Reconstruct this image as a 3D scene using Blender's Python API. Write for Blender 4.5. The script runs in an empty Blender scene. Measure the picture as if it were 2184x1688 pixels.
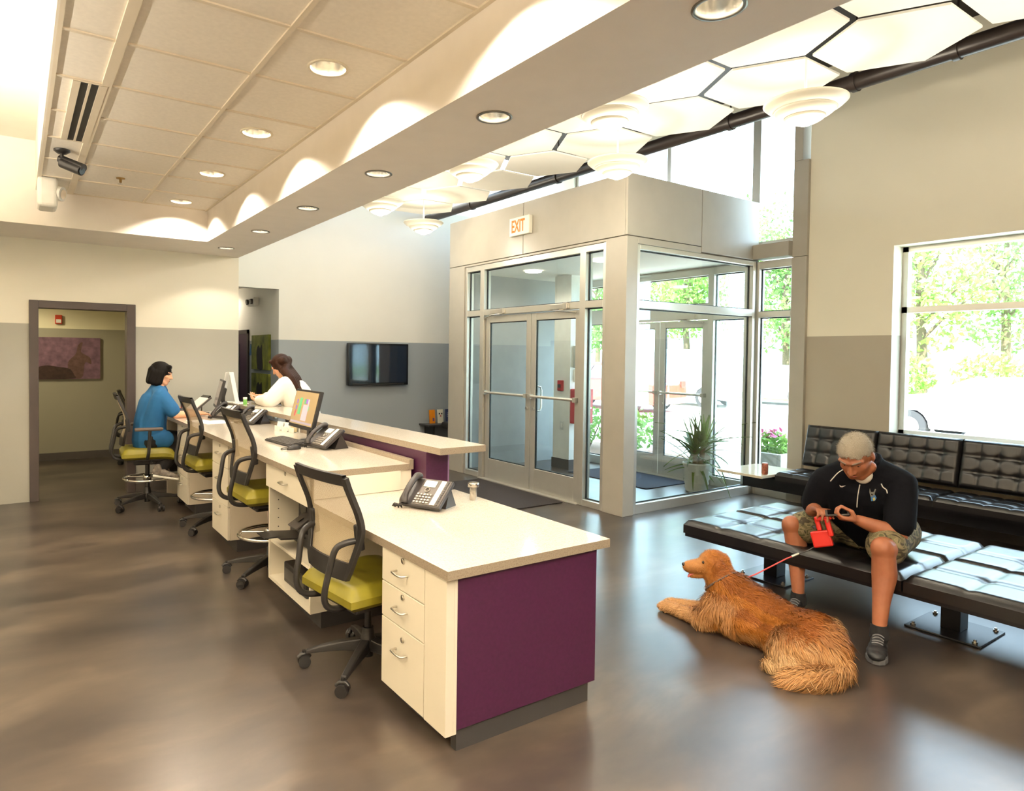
import bpy, bmesh, math, random
import numpy as np
from mathutils import Vector, Matrix

# ---------------------------------------------------------------- camera, world, sun, exposure
scene = bpy.context.scene
COL = scene.collection
W, HH, FPX, PX, PY = 2184.0, 1688.0, 1411.2265, 978.0, 794.0
CAMZ = 1.6
def cam_axes(yaw, pit, rol):
    f = Vector((math.sin(yaw)*math.cos(pit), math.cos(yaw)*math.cos(pit), -math.sin(pit)))
    r = Vector((math.cos(yaw), -math.sin(yaw), 0)); d = f.cross(r)
    c, s = math.cos(rol), math.sin(rol)
    return r*c+d*s, -r*s+d*c, f
_r, _d, _f = cam_axes(0.588509163, 0.0247293599, -0.0117240249)
cam = bpy.data.cameras.new('camera'); cam_o = bpy.data.objects.new('camera', cam); COL.objects.link(cam_o)
cam.sensor_width = 36.0; cam.lens = FPX/W*36.0
cam.shift_x = (W/2-PX)/W; cam.shift_y = (PY-HH/2)/W
cam.clip_start = 0.05; cam.clip_end = 300
cam_o.matrix_world = Matrix(((_r.x, -_d.x, -_f.x, 0), (_r.y, -_d.y, -_f.y, 0), (_r.z, -_d.z, -_f.z, CAMZ), (0, 0, 0, 1)))
scene.camera = cam_o

world = bpy.data.worlds.new('sky'); scene.world = world; world.use_nodes = True
bgn = world.node_tree.nodes['Background']
bgn.inputs['Color'].default_value = (0.64, 0.82, 1.0, 1); bgn.inputs['Strength'].default_value = 8.5

sun = bpy.data.lights.new('sun', 'SUN'); sun_o = bpy.data.objects.new('sun', sun); COL.objects.link(sun_o)
sun.energy = 24.0; sun.angle = 0.01; sun.color = (1.0, 0.95, 0.86)
sun_o.rotation_euler = Vector((0.62, 0.30, -1.0)).to_track_quat('-Z', 'Y').to_euler()   # from over the roof, away from the windows

scene.view_settings.view_transform = 'Standard'; scene.view_settings.look = 'None'
scene.view_settings.gamma = 1.0; scene.view_settings.use_curve_mapping = False
scene.view_settings.exposure = 0.76
scene.cycles.use_denoising = True
scene.cycles.max_bounces = 10; scene.cycles.transparent_max_bounces = 24
scene.cycles.sample_clamp_indirect = 6.0
scene.cycles.caustics_reflective = False; scene.cycles.caustics_refractive = False

# ---------------------------------------------------------------- helpers
rng = random.Random(7)
def lin(c):
    c = c/255.0
    return c/12.92 if c <= 0.04045 else ((c+0.055)/1.055)**2.4
def rgb(r, g, b): return (lin(r), lin(g), lin(b), 1.0)

class MB:
    """collects geometry; build() links it as one mesh object"""
    def __init__(s): s.v = []; s.f = []; s.sm = []; s.mi = []; s.cur = 0
    def add(s, vs, fs, smooth=False):
        o = len(s.v); s.v += [tuple(p) for p in vs]
        for q in fs: s.f.append(tuple(i+o for i in q)); s.sm.append(smooth); s.mi.append(s.cur)
        return s
    def box(s, x0, x1, y0, y1, z0, z1):
        vs = [(x, y, z) for z in (z0, z1) for y in (y0, y1) for x in (x0, x1)]
        return s.add(vs, [(0,2,3,1),(4,5,7,6),(0,1,5,4),(2,6,7,3),(0,4,6,2),(1,3,7,5)])
    def obox(s, c, size, R=None):
        R = R or Matrix.Identity(3); c = Vector(c); vs = []
        for z in (-.5, .5):
            for y in (-.5, .5):
                for x in (-.5, .5): vs.append(c + R @ Vector((x*size[0], y*size[1], z*size[2])))
        return s.add(vs, [(0,2,3,1),(4,5,7,6),(0,1,5,4),(2,6,7,3),(0,4,6,2),(1,3,7,5)])
    def prism(s, poly, z0, z1, T=None):
        n = len(poly); T = T or (lambda p: p)
        vs = [T((x, y, z0)) for x, y in poly]+[T((x, y, z1)) for x, y in poly]
        fs = [tuple(range(n-1, -1, -1)), tuple(range(n, 2*n))]+[(i, (i+1) % n, n+(i+1) % n, n+i) for i in range(n)]
        return s.add(vs, fs)
    def tube(s, pts, r, n=10, closed=False, caps=True, flat=1.0):
        pts = [Vector(p) for p in pts]; m = len(pts)
        rs = r if isinstance(r, (list, tuple)) else [r]*m
        tan = []
        for i in range(m):
            a = pts[(i-1) % m] if (closed or i > 0) else pts[i]; b = pts[(i+1) % m] if (closed or i < m-1) else pts[i]
            t = (b-a); tan.append(t.normalized() if t.length > 1e-9 else Vector((0, 0, 1)))
        up = Vector((0, 0, 1)) if abs(tan[0].z) < .9 else Vector((1, 0, 0))
        u = (up-tan[0]*up.dot(tan[0])).normalized(); vs = []
        for i in range(m):
            u = (u-tan[i]*u.dot(tan[i])); u = u.normalized() if u.length > 1e-6 else tan[i].orthogonal().normalized()
            w = tan[i].cross(u)
            for k in range(n):
                a = 2*math.pi*k/n; vs.append(pts[i]+(u*math.cos(a)*flat+w*math.sin(a))*rs[i])
        fs = []
        for i in range(m if closed else m-1):
            for k in range(n):
                j = (i+1) % m; fs.append((i*n+k, i*n+(k+1) % n, j*n+(k+1) % n, j*n+k))
        s.add(vs, fs, True)
        if caps and not closed:
            s.add(vs[:n], [tuple(range(n-1, -1, -1))]); s.add(vs[-n:], [tuple(range(n))])
        return s
    def cyl(s, p0, p1, r0, r1=None, n=20): return s.tube([p0, p1], [r0, r0 if r1 is None else r1], n)
    def lathe(s, prof, n=32, c=(0, 0, 0), smooth=True, caps=True):
        vs = []; fs = []; m = len(prof)
        for r, z in prof:
            for k in range(n):
                a = 2*math.pi*k/n; vs.append((c[0]+r*math.cos(a), c[1]+r*math.sin(a), c[2]+z))
        for i in range(m-1):
            for k in range(n): fs.append((i*n+k, i*n+(k+1) % n, (i+1)*n+(k+1) % n, (i+1)*n+k))
        s.add(vs, fs, smooth)
        if caps and prof[0][0] > 1e-5: s.add(vs[:n], [tuple(range(n-1, -1, -1))])
        if caps and prof[-1][0] > 1e-5: s.add(vs[-n:], [tuple(range(n))])
        return s
    def sph(s, c, rad, n=16, m=10, R=None):
        c = Vector(c); R = R or Matrix.Identity(3)
        rad = (rad,)*3 if isinstance(rad, (int, float)) else rad
        vs = [c+R @ Vector((0, 0, -rad[2]))]
        for i in range(1, m):
            t = -math.pi/2+math.pi*i/m
            for k in range(n):
                a = 2*math.pi*k/n
                vs.append(c+R @ Vector((rad[0]*math.cos(t)*math.cos(a), rad[1]*math.cos(t)*math.sin(a), rad[2]*math.sin(t))))
        vs.append(c+R @ Vector((0, 0, rad[2]))); fs = []
        for k in range(n): fs.append((0, 1+(k+1) % n, 1+k))
        for i in range(m-2):
            for k in range(n):
                a = 1+i*n; fs.append((a+k, a+(k+1) % n, a+n+(k+1) % n, a+n+k))
        a = 1+(m-2)*n
        for k in range(n): fs.append((a+k, a+(k+1) % n, len(vs)-1))
        return s.add(vs, fs, True)
    def cone(s, p0, r0, p1, r1, n=14):
        """round-ended tapered limb, closed"""
        p0 = Vector(p0); p1 = Vector(p1); d = p1-p0; L = d.length
        if L < 1e-6: return s.sph(p0, max(r0, r1), n, 8)
        d /= L; pts = []; rs = []
        for a in (-80, -55, -30): pts.append(p0+d*(math.sin(math.radians(a))*r0)); rs.append(r0*math.cos(math.radians(a)))
        pts.append(p0); rs.append(r0); pts.append(p1); rs.append(r1)
        for a in (30, 55, 80): pts.append(p1+d*(math.sin(math.radians(a))*r1)); rs.append(r1*math.cos(math.radians(a)))
        m = len(pts); u = d.orthogonal().normalized(); w = d.cross(u); vs = []
        for i in range(m):
            for k in range(n):
                a = 2*math.pi*k/n; vs.append(pts[i]+(u*math.cos(a)+w*math.sin(a))*rs[i])
        fs = [tuple(range(n-1, -1, -1)), tuple(range((m-1)*n, m*n))]
        for i in range(m-1):
            for k in range(n): fs.append((i*n+k, i*n+(k+1) % n, (i+1)*n+(k+1) % n, (i+1)*n+k))
        return s.add(vs, fs, True)
    def chain(s, pts, rs, n=14):
        for i in range(len(pts)-1): s.cone(pts[i], rs[i], pts[i+1], rs[i+1], n)
        return s
    def grid(s, P, smooth=True):
        """P[i][j] points"""
        a, b = len(P), len(P[0]); vs = [p for row in P for p in row]
        return s.add(vs, [(i*b+j, (i+1)*b+j, (i+1)*b+j+1, i*b+j+1) for i in range(a-1) for j in range(b-1)], smooth)
    def mesh(s, name):
        me = bpy.data.meshes.new(name); me.from_pydata([tuple(p) for p in s.v], [], s.f)
        me.polygons.foreach_set('use_smooth', s.sm); me.polygons.foreach_set('material_index', s.mi); me.update()
        return me
    def build(s, name, mat=None, parent=None, bevel=0.0, seg=2, loc=None, rotz=None):
        me = s.mesh(name)
        return obj(name, me, mat, parent, bevel, seg, loc, rotz)

def obj(name, me, mat=None, parent=None, bevel=0.0, seg=2, loc=None, rotz=None):
    o = bpy.data.objects.new(name, me); COL.objects.link(o)
    if mat is not None:
        for m in (mat if isinstance(mat, (list, tuple)) else [mat]): me.materials.append(m)
    if parent is not None: o.parent = parent
    if bevel:
        b = o.modifiers.new('bevel', 'BEVEL'); b.width = bevel; b.segments = seg; b.limit_method = 'ANGLE'; b.angle_limit = 0.6
    if loc is not None: o.location = loc
    if rotz is not None: o.rotation_euler = (0, 0, rotz)
    return o
def tag(o, label=None, cat=None, group=None, kind=None):
    if label: o['label'] = label
    if cat: o['category'] = cat
    if group: o['group'] = group
    if kind: o['kind'] = kind
    return o
def thing(name, label, cat, loc=(0, 0, 0), rotz=0.0, group=None):
    o = bpy.data.objects.new(name, None); COL.objects.link(o); o.empty_display_size = 0.05
    o.location = loc; o.rotation_euler = (0, 0, rotz)
    return tag(o, label, cat, group)
def copy_tree(o, parent=None):
    c = o.copy(); COL.objects.link(c); c.parent = parent
    for ch in list(o.children): copy_tree(ch, c)
    return c
def struct(o, label=None, cat=None): return tag(o, label, cat, kind='structure')
def arc(c, r, a0, a1, n, plane='xz'):
    out = []
    for i in range(n+1):
        a = math.radians(a0+(a1-a0)*i/n); u, w = r*math.cos(a), r*math.sin(a)
        out.append({'xz': (c[0]+u, c[1], c[2]+w), 'xy': (c[0]+u, c[1]+w, c[2]), 'yz': (c[0], c[1]+u, c[2]+w)}[plane])
    return out
def spline(pts, k=6):
    """Catmull-Rom through pts"""
    P = [Vector(p) for p in pts]; out = []
    for i in range(len(P)-1):
        p0 = P[max(i-1, 0)]; p1 = P[i]; p2 = P[i+1]; p3 = P[min(i+2, len(P)-1)]
        for j in range(k):
            t = j/k
            out.append(0.5*((2*p1)+(p2-p0)*t+(2*p0-5*p1+4*p2-p3)*t*t+(3*p1-p0-3*p2+p3)*t**3))
    out.append(P[-1]); return out
def apply_mods(o):
    bpy.context.view_layer.update(); dg = bpy.context.evaluated_depsgraph_get(); me = bpy.data.meshes.new_from_object(o.evaluated_get(dg))
    o.modifiers.clear(); old = o.data; o.data = me; bpy.data.meshes.remove(old); return o
def remeshed(mb, name, mat, parent, voxel, smooth=4, factor=0.5):
    """union of overlapping closed shapes as one continuous skin"""
    o = mb.build(name, mat, parent)
    m = o.modifiers.new('r', 'REMESH'); m.mode = 'VOXEL'; m.voxel_size = voxel; m.use_smooth_shade = True
    if smooth:
        k = o.modifiers.new('s', 'SMOOTH'); k.iterations = smooth; k.factor = factor
    mats = [x for x in o.data.materials]
    apply_mods(o)
    if len(o.data.materials) == 0:
        for x in mats: o.data.materials.append(x)
    o.data.name = name
    return o

# ---------------------------------------------------------------- materials (procedural)
def newmat(name):
    m = bpy.data.materials.new(name); m.use_nodes = True
    nt = m.node_tree; return m, nt, nt.nodes['Principled BSDF']
def N(nt, t, **kw):
    n = nt.nodes.new(t)
    for k, v in kw.items(): setattr(n, k, v)
    return n
def ramp(nt, src, stops):
    r = N(nt, 'ShaderNodeValToRGB'); e = r.color_ramp.elements
    while len(e) < len(stops): e.new(0.5)
    for i, (p, c) in enumerate(stops): e[i].position = p; e[i].color = c
    nt.links.new(src, r.inputs['Fac']); return r.outputs['Color']
def objco(nt, scale=(1, 1, 1), obj_space=True):
    t = N(nt, 'ShaderNodeTexCoord'); mp = N(nt, 'ShaderNodeMapping'); mp.inputs['Scale'].default_value = scale
    nt.links.new(t.outputs['Object' if obj_space else 'Generated'], mp.inputs['Vector']); return mp.outputs['Vector']
def worldco(nt, scale=(1, 1, 1)):
    g = N(nt, 'ShaderNodeNewGeometry'); mp = N(nt, 'ShaderNodeMapping'); mp.inputs['Scale'].default_value = scale
    nt.links.new(g.outputs['Position'], mp.inputs['Vector']); return mp.outputs['Vector']
def plain(name, col, rough=0.5, metal=0.0, var=0.06, vscale=6.0, bump=0.0, bscale=200.0, spec=None, coat=0.0, sheen=0.0, emit=None, estr=0.0):
    m, nt, b = newmat(name)
    co = worldco(nt)
    if var:
        n = N(nt, 'ShaderNodeTexNoise'); n.inputs['Scale'].default_value = vscale; n.inputs['Detail'].default_value = 4
        nt.links.new(co, n.inputs['Vector'])
        lo = tuple(max(0, c*(1-var)) for c in col[:3])+(1,); hi = tuple(min(1, c*(1+var)) for c in col[:3])+(1,)
        nt.links.new(ramp(nt, n.outputs['Fac'], [(0.3, lo), (0.7, hi)]), b.inputs['Base Color'])
    else: b.inputs['Base Color'].default_value = col
    b.inputs['Roughness'].default_value = rough; b.inputs['Metallic'].default_value = metal
    if spec is not None: b.inputs['Specular IOR Level'].default_value = spec
    if coat: b.inputs['Coat Weight'].default_value = coat; b.inputs['Coat Roughness'].default_value = 0.05
    if sheen: b.inputs['Sheen Weight'].default_value = sheen
    if bump:
        n2 = N(nt, 'ShaderNodeTexNoise'); n2.inputs['Scale'].default_value = bscale; n2.inputs['Detail'].default_value = 3
        nt.links.new(co, n2.inputs['Vector']); bp = N(nt, 'ShaderNodeBump'); bp.inputs['Strength'].default_value = bump; bp.inputs['Distance'].default_value = 0.002
        nt.links.new(n2.outputs['Fac'], bp.inputs['Height']); nt.links.new(bp.outputs['Normal'], b.inputs['Normal'])
    if emit: b.inputs['Emission Color'].default_value = emit; b.inputs['Emission Strength'].default_value = estr
    return m
def glow(name, col, strength):
    m, nt, b = newmat(name); b.inputs['Base Color'].default_value = tuple(0.7*c for c in col[:3])+(1,)
    b.inputs['Emission Color'].default_value = col; b.inputs['Emission Strength'].default_value = strength; return m
def two_tone(name, up, low, z, rough=0.6, soft=0.002):
    """wall paint: one colour above a level line, another below (the paint itself changes there)"""
    m, nt, b = newmat(name); g = N(nt, 'ShaderNodeNewGeometry'); s = N(nt, 'ShaderNodeSeparateXYZ'); nt.links.new(g.outputs['Position'], s.inputs[0])
    c = N(nt, 'ShaderNodeMath', operation='GREATER_THAN'); c.inputs[1].default_value = z; nt.links.new(s.outputs['Z'], c.inputs[0])
    n = N(nt, 'ShaderNodeTexNoise'); n.inputs['Scale'].default_value = 2.5; nt.links.new(g.outputs['Position'], n.inputs['Vector'])
    mx = N(nt, 'ShaderNodeMix', data_type='RGBA'); nt.links.new(c.outputs[0], mx.inputs['Factor']); mx.inputs['A'].default_value = low; mx.inputs['B'].default_value = up
    hs = N(nt, 'ShaderNodeHueSaturation'); nt.links.new(mx.outputs['Result'], hs.inputs['Color'])
    mr = N(nt, 'ShaderNodeMapRange'); mr.inputs['To Min'].default_value = 0.97; mr.inputs['To Max'].default_value = 1.03
    nt.links.new(n.outputs['Fac'], mr.inputs['Value']); nt.links.new(mr.outputs[0], hs.inputs['Value'])
    nt.links.new(hs.outputs[0], b.inputs['Base Color']); b.inputs['Roughness'].default_value = rough
    n2 = N(nt, 'ShaderNodeTexNoise'); n2.inputs['Scale'].default_value = 220; nt.links.new(g.outputs['Position'], n2.inputs['Vector'])
    bp = N(nt, 'ShaderNodeBump'); bp.inputs['Strength'].default_value = 0.12; bp.inputs['Distance'].default_value = 0.001
    nt.links.new(n2.outputs['Fac'], bp.inputs['Height']); nt.links.new(bp.outputs['Normal'], b.inputs['Normal']); return m
def glass_mat(name, tint=(0.93, 0.97, 0.97, 1), ior=1.5, refl=(0.9, 0.95, 1, 1)):
    m = bpy.data.materials.new(name); m.use_nodes = True; nt = m.node_tree; nt.nodes.clear()
    o = N(nt, 'ShaderNodeOutputMaterial'); mx = N(nt, 'ShaderNodeMixShader'); t = N(nt, 'ShaderNodeBsdfTransparent'); g = N(nt, 'ShaderNodeBsdfGlossy'); lw = N(nt, 'ShaderNodeLayerWeight'); pw = N(nt, 'ShaderNodeMath', operation='POWER'); fr = N(nt, 'ShaderNodeMath', operation='MULTIPLY_ADD')
    lw.inputs['Blend'].default_value = 0.5; pw.inputs[1].default_value = 5.0; fr.inputs[1].default_value = 0.95; fr.inputs[2].default_value = 0.085
    nt.links.new(lw.outputs['Facing'], pw.inputs[0]); nt.links.new(pw.outputs[0], fr.inputs[0])
    t.inputs['Color'].default_value = tint; g.inputs['Color'].default_value = refl; g.inputs['Roughness'].default_value = 0.0
    nt.links.new(fr.outputs[0], mx.inputs[0]); nt.links.new(t.outputs[0], mx.inputs[1]); nt.links.new(g.outputs[0], mx.inputs[2]); nt.links.new(mx.outputs[0], o.inputs[0]); return m

def floor_mat():
    m, nt, b = newmat('polished_concrete'); co = worldco(nt, (1, 1, 1))
    d = N(nt, 'ShaderNodeTexNoise'); d.inputs['Scale'].default_value = 0.9; d.inputs['Detail'].default_value = 1; nt.links.new(co, d.inputs['Vector'])
    ad = N(nt, 'ShaderNodeVectorMath', operation='MULTIPLY_ADD'); ad.inputs[1].default_value = (0.45, 0.45, 0.45); nt.links.new(d.outputs['Color'], ad.inputs[0]); nt.links.new(co, ad.inputs[2])
    mp = N(nt, 'ShaderNodeMapping'); mp.inputs['Rotation'].default_value = (0, 0, 0.5); mp.inputs['Scale'].default_value = (0.8, 1.9, 1); nt.links.new(ad.outputs[0], mp.inputs['Vector'])
    n = N(nt, 'ShaderNodeTexNoise'); n.inputs['Scale'].default_value = 1.3; n.inputs['Detail'].default_value = 5; n.inputs['Roughness'].default_value = 0.55; nt.links.new(mp.outputs[0], n.inputs['Vector'])
    c = ramp(nt, n.outputs['Fac'], [(0.25, rgb(42, 37, 35)), (0.45, rgb(64, 56, 51)), (0.58, rgb(80, 70, 62)), (0.75, rgb(106, 93, 81))])
    nt.links.new(c, b.inputs['Base Color'])
    b.inputs['Roughness'].default_value = 0.285
    b.inputs['Specular IOR Level'].default_value = 1.0
    return m
def speckle(name, base, dots, rough, scale=160):
    m, nt, b = newmat(name); co = worldco(nt)
    v = N(nt, 'ShaderNodeTexNoise'); v.inputs['Scale'].default_value = scale; v.inputs['Detail'].default_value = 2; nt.links.new(co, v.inputs['Vector'])
    nt.links.new(ramp(nt, v.outputs['Fac'], [(0.35, dots), (0.5, base), (0.7, tuple(min(1, c*1.06) for c in base[:3])+(1,))]), b.inputs['Base Color'])
    b.inputs['Roughness'].default_value = rough; return m

M = {}
M['floor'] = floor_mat()
M['wall'] = two_tone('wall_paint_two_tone', rgb(238, 232, 216), rgb(168, 166, 156), 1.886)
M['wall_tv'] = two_tone('wall_paint_two_tone_far', rgb(240, 238, 230), rgb(162, 170, 176), 1.789)
M['wall_right'] = two_tone('wall_paint_two_tone_window', rgb(243, 236, 214), rgb(182, 173, 155), 1.857)
M['wall_room'] = two_tone('wall_paint_two_tone_room', rgb(236, 230, 200), rgb(160, 156, 138), 1.93)
M['white_paint'] = plain('white_wall_paint', rgb(240, 232, 216), 0.6, var=0.02, bump=0.08)
M['soffit'] = plain('soffit_paint', rgb(244, 236, 226), 0.6, var=0.02)
M['tile'] = plain('ceiling_tile_board', rgb(248, 241, 228), 0.85, var=0.03, vscale=40, bump=0.3, bscale=320)
M['tbar'] = plain('ceiling_grid_metal', rgb(232, 220, 198), 0.5, var=0.02)
M['dark_deck'] = plain('dark_roof_deck', rgb(40, 33, 30), 0.7, var=0.2)
M['pipe'] = plain('dark_pipe_paint', rgb(48, 40, 36), 0.35, var=0.1)
M['hex'] = plain('acoustic_panel_cloth', rgb(246, 243, 232), 0.8, var=0.015, bump=0.1)
M['panel'] = plain('vestibule_panel_paint', rgb(180, 174, 161), 0.35, var=0.03)
M['joint'] = plain('panel_joint_dark', rgb(120, 112, 96), 0.7)
M['alu'] = plain('anodised_aluminium', rgb(205, 202, 192), 0.35, 0.55, var=0.03)
M['alu_dark'] = plain('dark_glazing_gasket', rgb(30, 40, 44), 0.5)
M['glass'] = glass_mat('clear_glass')
M['steel'] = plain('brushed_steel', rgb(205, 200, 190), 0.28, 1.0, var=0.04)
M['chrome'] = plain('chrome', rgb(225, 222, 215), 0.08, 1.0, var=0.0)
M['quartz'] = speckle('quartz_counter', rgb(206, 197, 184), rgb(188, 178, 164), 0.10)
M['quartz_edge'] = speckle('quartz_counter_edge', rgb(150, 137, 120), rgb(138, 125, 108), 0.25)
M['lam'] = plain('cream_laminate', rgb(238, 230, 212), 0.38, var=0.015)
M['lam_in'] = plain('cream_laminate_inside', rgb(228, 216, 196), 0.45, var=0.015)
M['kick'] = plain('dark_rubber_toe_kick', rgb(58, 56, 56), 0.5)
M['purple'] = plain('plum_laminate', rgb(64, 24, 54), 0.42, var=0.12, vscale=60)
M['black'] = plain('black_plastic', rgb(34, 32, 32), 0.42, var=0.1)
M['black_gloss'] = plain('black_gloss_plastic', rgb(14, 14, 16), 0.12)
M['dark_grey'] = plain('dark_grey_plastic', rgb(70, 66, 64), 0.4)
M['white'] = plain('white_plastic', rgb(240, 238, 230), 0.4)
M['paper'] = plain('white_paper', rgb(244, 242, 236), 0.8, var=0.01)
M['brown_frame'] = plain('brown_door_frame_paint', rgb(72, 62, 59), 0.45, var=0.04)
M['baseboard'] = plain('dark_vinyl_base', rgb(84, 78, 74), 0.5)
# ---------------------------------------------------------------- the setting
XV, YV, VE, XW, YT, YL = 5.036, 4.562, 7.80, 7.28, 8.80, 8.30
ZC, ZS, ZD = 3.10, 2.775, 4.75
SX0, SX1 = 1.681, 2.272
Y0, X0 = -4.0, -3.0

struct(MB().box(X0-.2, XW+.3, Y0-.2, 12.6, -0.12, 0.0).build('floor', M['floor']), 'polished brown stained concrete floor', 'floor')

def plate(mb, x0, x1, y0, y1, z, holes=(), n=32, up=False):
    """horizontal sheet with round holes (each hole owns a strip of the sheet along y)"""
    hs = sorted(holes, key=lambda h: h[1]); y = y0
    def quad(a, b, c, d):
        mb.add([(a, c, z), (a, d, z), (b, d, z), (b, c, z)], [(0, 1, 2, 3)])
    for cx, cy, r in hs:
        s = r*1.5
        if cy-s > y+1e-4: quad(x0, x1, y, cy-s)
        quad(x0, cx-s, cy-s, cy+s); quad(cx+s, x1, cy-s, cy+s)
        ring = []; sq = []
        for k in range(n):
            a = 2*math.pi*(k+.5)/n; c_, s_ = math.cos(a), math.sin(a); t = s/max(abs(c_), abs(s_))
            ring.append((cx+r*c_, cy+r*s_, z)); sq.append((cx+t*c_, cy+t*s_, z))
        mb.add(ring+sq, [(k, (k+1) % n, n+(k+1) % n, n+k) for k in range(n)])
        for ix in (-1, 1):           # the square's corners
            for iy in (-1, 1):
                a = math.atan2(iy, ix); k = int(math.floor(a/(2*math.pi)*n-.5)) % n
                p, q = sq[k], sq[(k+1) % n]; mb.add([p, (cx+ix*s, cy+iy*s, z), q], [(0, 1, 2)])
        y = cy+s
    if y < y1-1e-4: quad(x0, x1, y, y1)

LIGHT_TILE = [(1.366, 3.316+1.247*k) for k in range(-4, 4)]
LIGHT_SOF = [(1.955, 2.64+1.252*k) for k in range(-4, 5)]

# suspended ceiling: grid bars with boards laid in
ceil_root = struct(thing('ceiling', 'suspended ceiling of square cream boards in a metal grid', 'ceiling'))
GX = [0.161, 0.441, 1.060, 1.681]; GY = [4.241+0.6206*k for k in range(-13, 6)]
gb = MB()
for x in GX[1:3]: gb.box(x-.012, x+.012, GY[0], GY[-1], ZC-.004, ZC+.02)
gb.box(GX[1]-.04, GX[1]+.01, GY[0], GY[-1], ZC-.006, ZC+.02)
gb.box(GX[3]-.022, GX[3], GY[0], GY[-1], ZC-.004, ZC+.02); gb.box(GX[0], GX[0]+.02, GY[0], GY[-1], ZC-.004, ZC+.02)
for y in GY: gb.box(GX[0], GX[3], y-.011, y+.011, ZC-.002, ZC+.02)
gb.build('grid_bar', M['tbar'], ceil_root)
tiles = {}
for i in range(3):
    for j in range(len(GY)-1):
        cx, cy = (GX[i]+GX[i+1])/2, (GY[j]+GY[j+1])/2; wx, wy = (GX[i+1]-GX[i])/2-.004, (GY[j+1]-GY[j])/2-.004
        hole = [l for l in LIGHT_TILE if i == 2 and abs(l[1]-cy) < .3]
        key = (i, bool(hole))
        if key not in tiles or hole:
            mb = MB()
            if hole: plate(mb, -wx, wx, -wy, wy, 0.006, [(hole[0][0]-cx, hole[0][1]-cy, .092)])
            else: mb.box(-wx, wx, -wy, wy, .006, .02)
            tiles[key] = mb.mesh('ceiling_tile'); tiles[key].materials.append(M['tile'])
        o = obj('ceiling_tile', tiles[key], None, ceil_root); o.location = (cx, cy, ZC)
struct(MB().box(X0, XW+.3, Y0, YL+.2, ZD, ZD+.1).build('ceiling_deck', M['dark_deck']), 'dark roof deck above the hexagonal panels', 'ceiling')
struct(MB().box(X0, GX[0], Y0, 7.344, 3.55, 3.6).build('ceiling_side', M['white_paint']), 'higher white ceiling left of the tile strip', 'ceiling')
struct(MB().box(GX[0]-.012, GX[0], Y0, 7.344, ZC-.004, 3.56).build('trim_1', M['white_paint']), 'cream edge face of the tile ceiling', 'trim')
# dropped soffit beam
sb = MB()
plate(sb, SX0, SX1, Y0, YL, ZS, [(x, y, .075) for x, y in LIGHT_SOF])
sb.add([(SX0, Y0, ZS), (SX0, 7.344, ZS), (SX0, 7.344, ZD), (SX0, Y0, ZD)], [(0, 1, 2, 3)])
sb.add([(SX1, Y0, ZS), (SX1, YL, ZS), (SX1, YL, ZD), (SX1, Y0, ZD)], [(3, 2, 1, 0)])
sb.box(X0, SX0, 7.344, YL, ZS, ZD)
struct(sb.build('trim_2', M['soffit']), 'dropped cream soffit beam with recessed lights', 'soffit')

def wall_box(name, mat, boxes, label):
    mb = MB()
    for b in boxes: mb.box(*b)
    return struct(mb.build(name, mat), label, 'wall')
# wall with the doorway to the back room
DX0, DX1, DZ = 0.16, 1.06, 2.085
wall_box('wall_left', M['wall'], [(X0, DX0, YL, YL+.14, 0, ZD), (DX1, SX1, YL, YL+.14, 0, ZD), (DX0, DX1, YL, YL+.14, DZ, ZD)], 'cream and grey wall with a doorway behind the desk')
fr = MB()
for a, b in ((DX0-.055, DX0+.03), (DX1-.03, DX1+.06)): fr.box(a, b, YL-.02, YL+.16, 0, DZ+.05)
fr.box(DX0+.03, DX1-.03, YL-.02, YL+.16, DZ-.03, DZ+.05)
struct(fr.build('door_1', M['brown_frame'], bevel=.004), 'brown metal door frame without a leaf', 'door frame')
wall_box('wall_back', M['wall_tv'], [(SX1, 2.944, YT, YT+.15, 2.47, ZD), (2.944, XW+.3, YT, YT+.15, 0, ZD)], 'far wall carrying the television')
wall_box('wall_return', M['wall'], [(SX1-.14, SX1, YL+.14, YT+.15, 0, ZD)], 'short return wall at the opening')
# corridor
wall_box('wall_corridor_right', M['wall_tv'], [(2.944, 3.06, YT+.15, 12.2, 0, 2.7)], 'corridor wall with the artwork')
wall_box('wall_corridor_left', M['wall_tv'], [(SX1-.14, SX1, YT+.15, 12.2, 0, 2.7)], 'left corridor wall')
wall_box('wall_corridor_end', M['wall_tv'], [(SX1, 3.06, 12.2, 12.3, 0, 2.7)], 'end wall of the corridor')
struct(MB().box(SX1-.14, 3.06, YT+.15, 12.3, 2.62, 2.7).build('ceiling_corridor', M['white_paint']), 'corridor ceiling', 'ceiling')
# back room
wall_box('wall_room', M['wall_room'], [(-1.6, SX1-.14, 11.3, 11.4, 0, 2.8)], 'olive lower wall of the back room')
wall_box('wall_room_left', M['wall_room'], [(-1.7, -1.6, YL+.14, 11.4, 0, 2.8)], 'left wall of the back room')
wall_box('wall_room_right', M['wall_room'], [(1.95, SX1-.14, YL+.14, 11.3, 0, 2.8)], 'right wall of the back room')
struct(MB().box(-1.7, SX1-.14, YL+.14, 11.4, 2.7, 2.78).build('ceiling_room', M['white_paint']), 'back room ceiling', 'ceiling')
struct(MB().box(-1.6, 1.95, 11.285, 11.3, 0, .11).build('baseboard_room', M['baseboard']), 'dark baseboard in the back room', 'baseboard')
wall_box('wall_rear', M['white_paint'], [(X0, XW+.3, Y0-.15, Y0, 0, ZD)], 'white wall behind the viewer')
wall_box('wall_side', M['white_paint'], [(X0-.15, X0, Y0, YL+.14, 0, ZD)], 'white wall left of the desk area')
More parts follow.
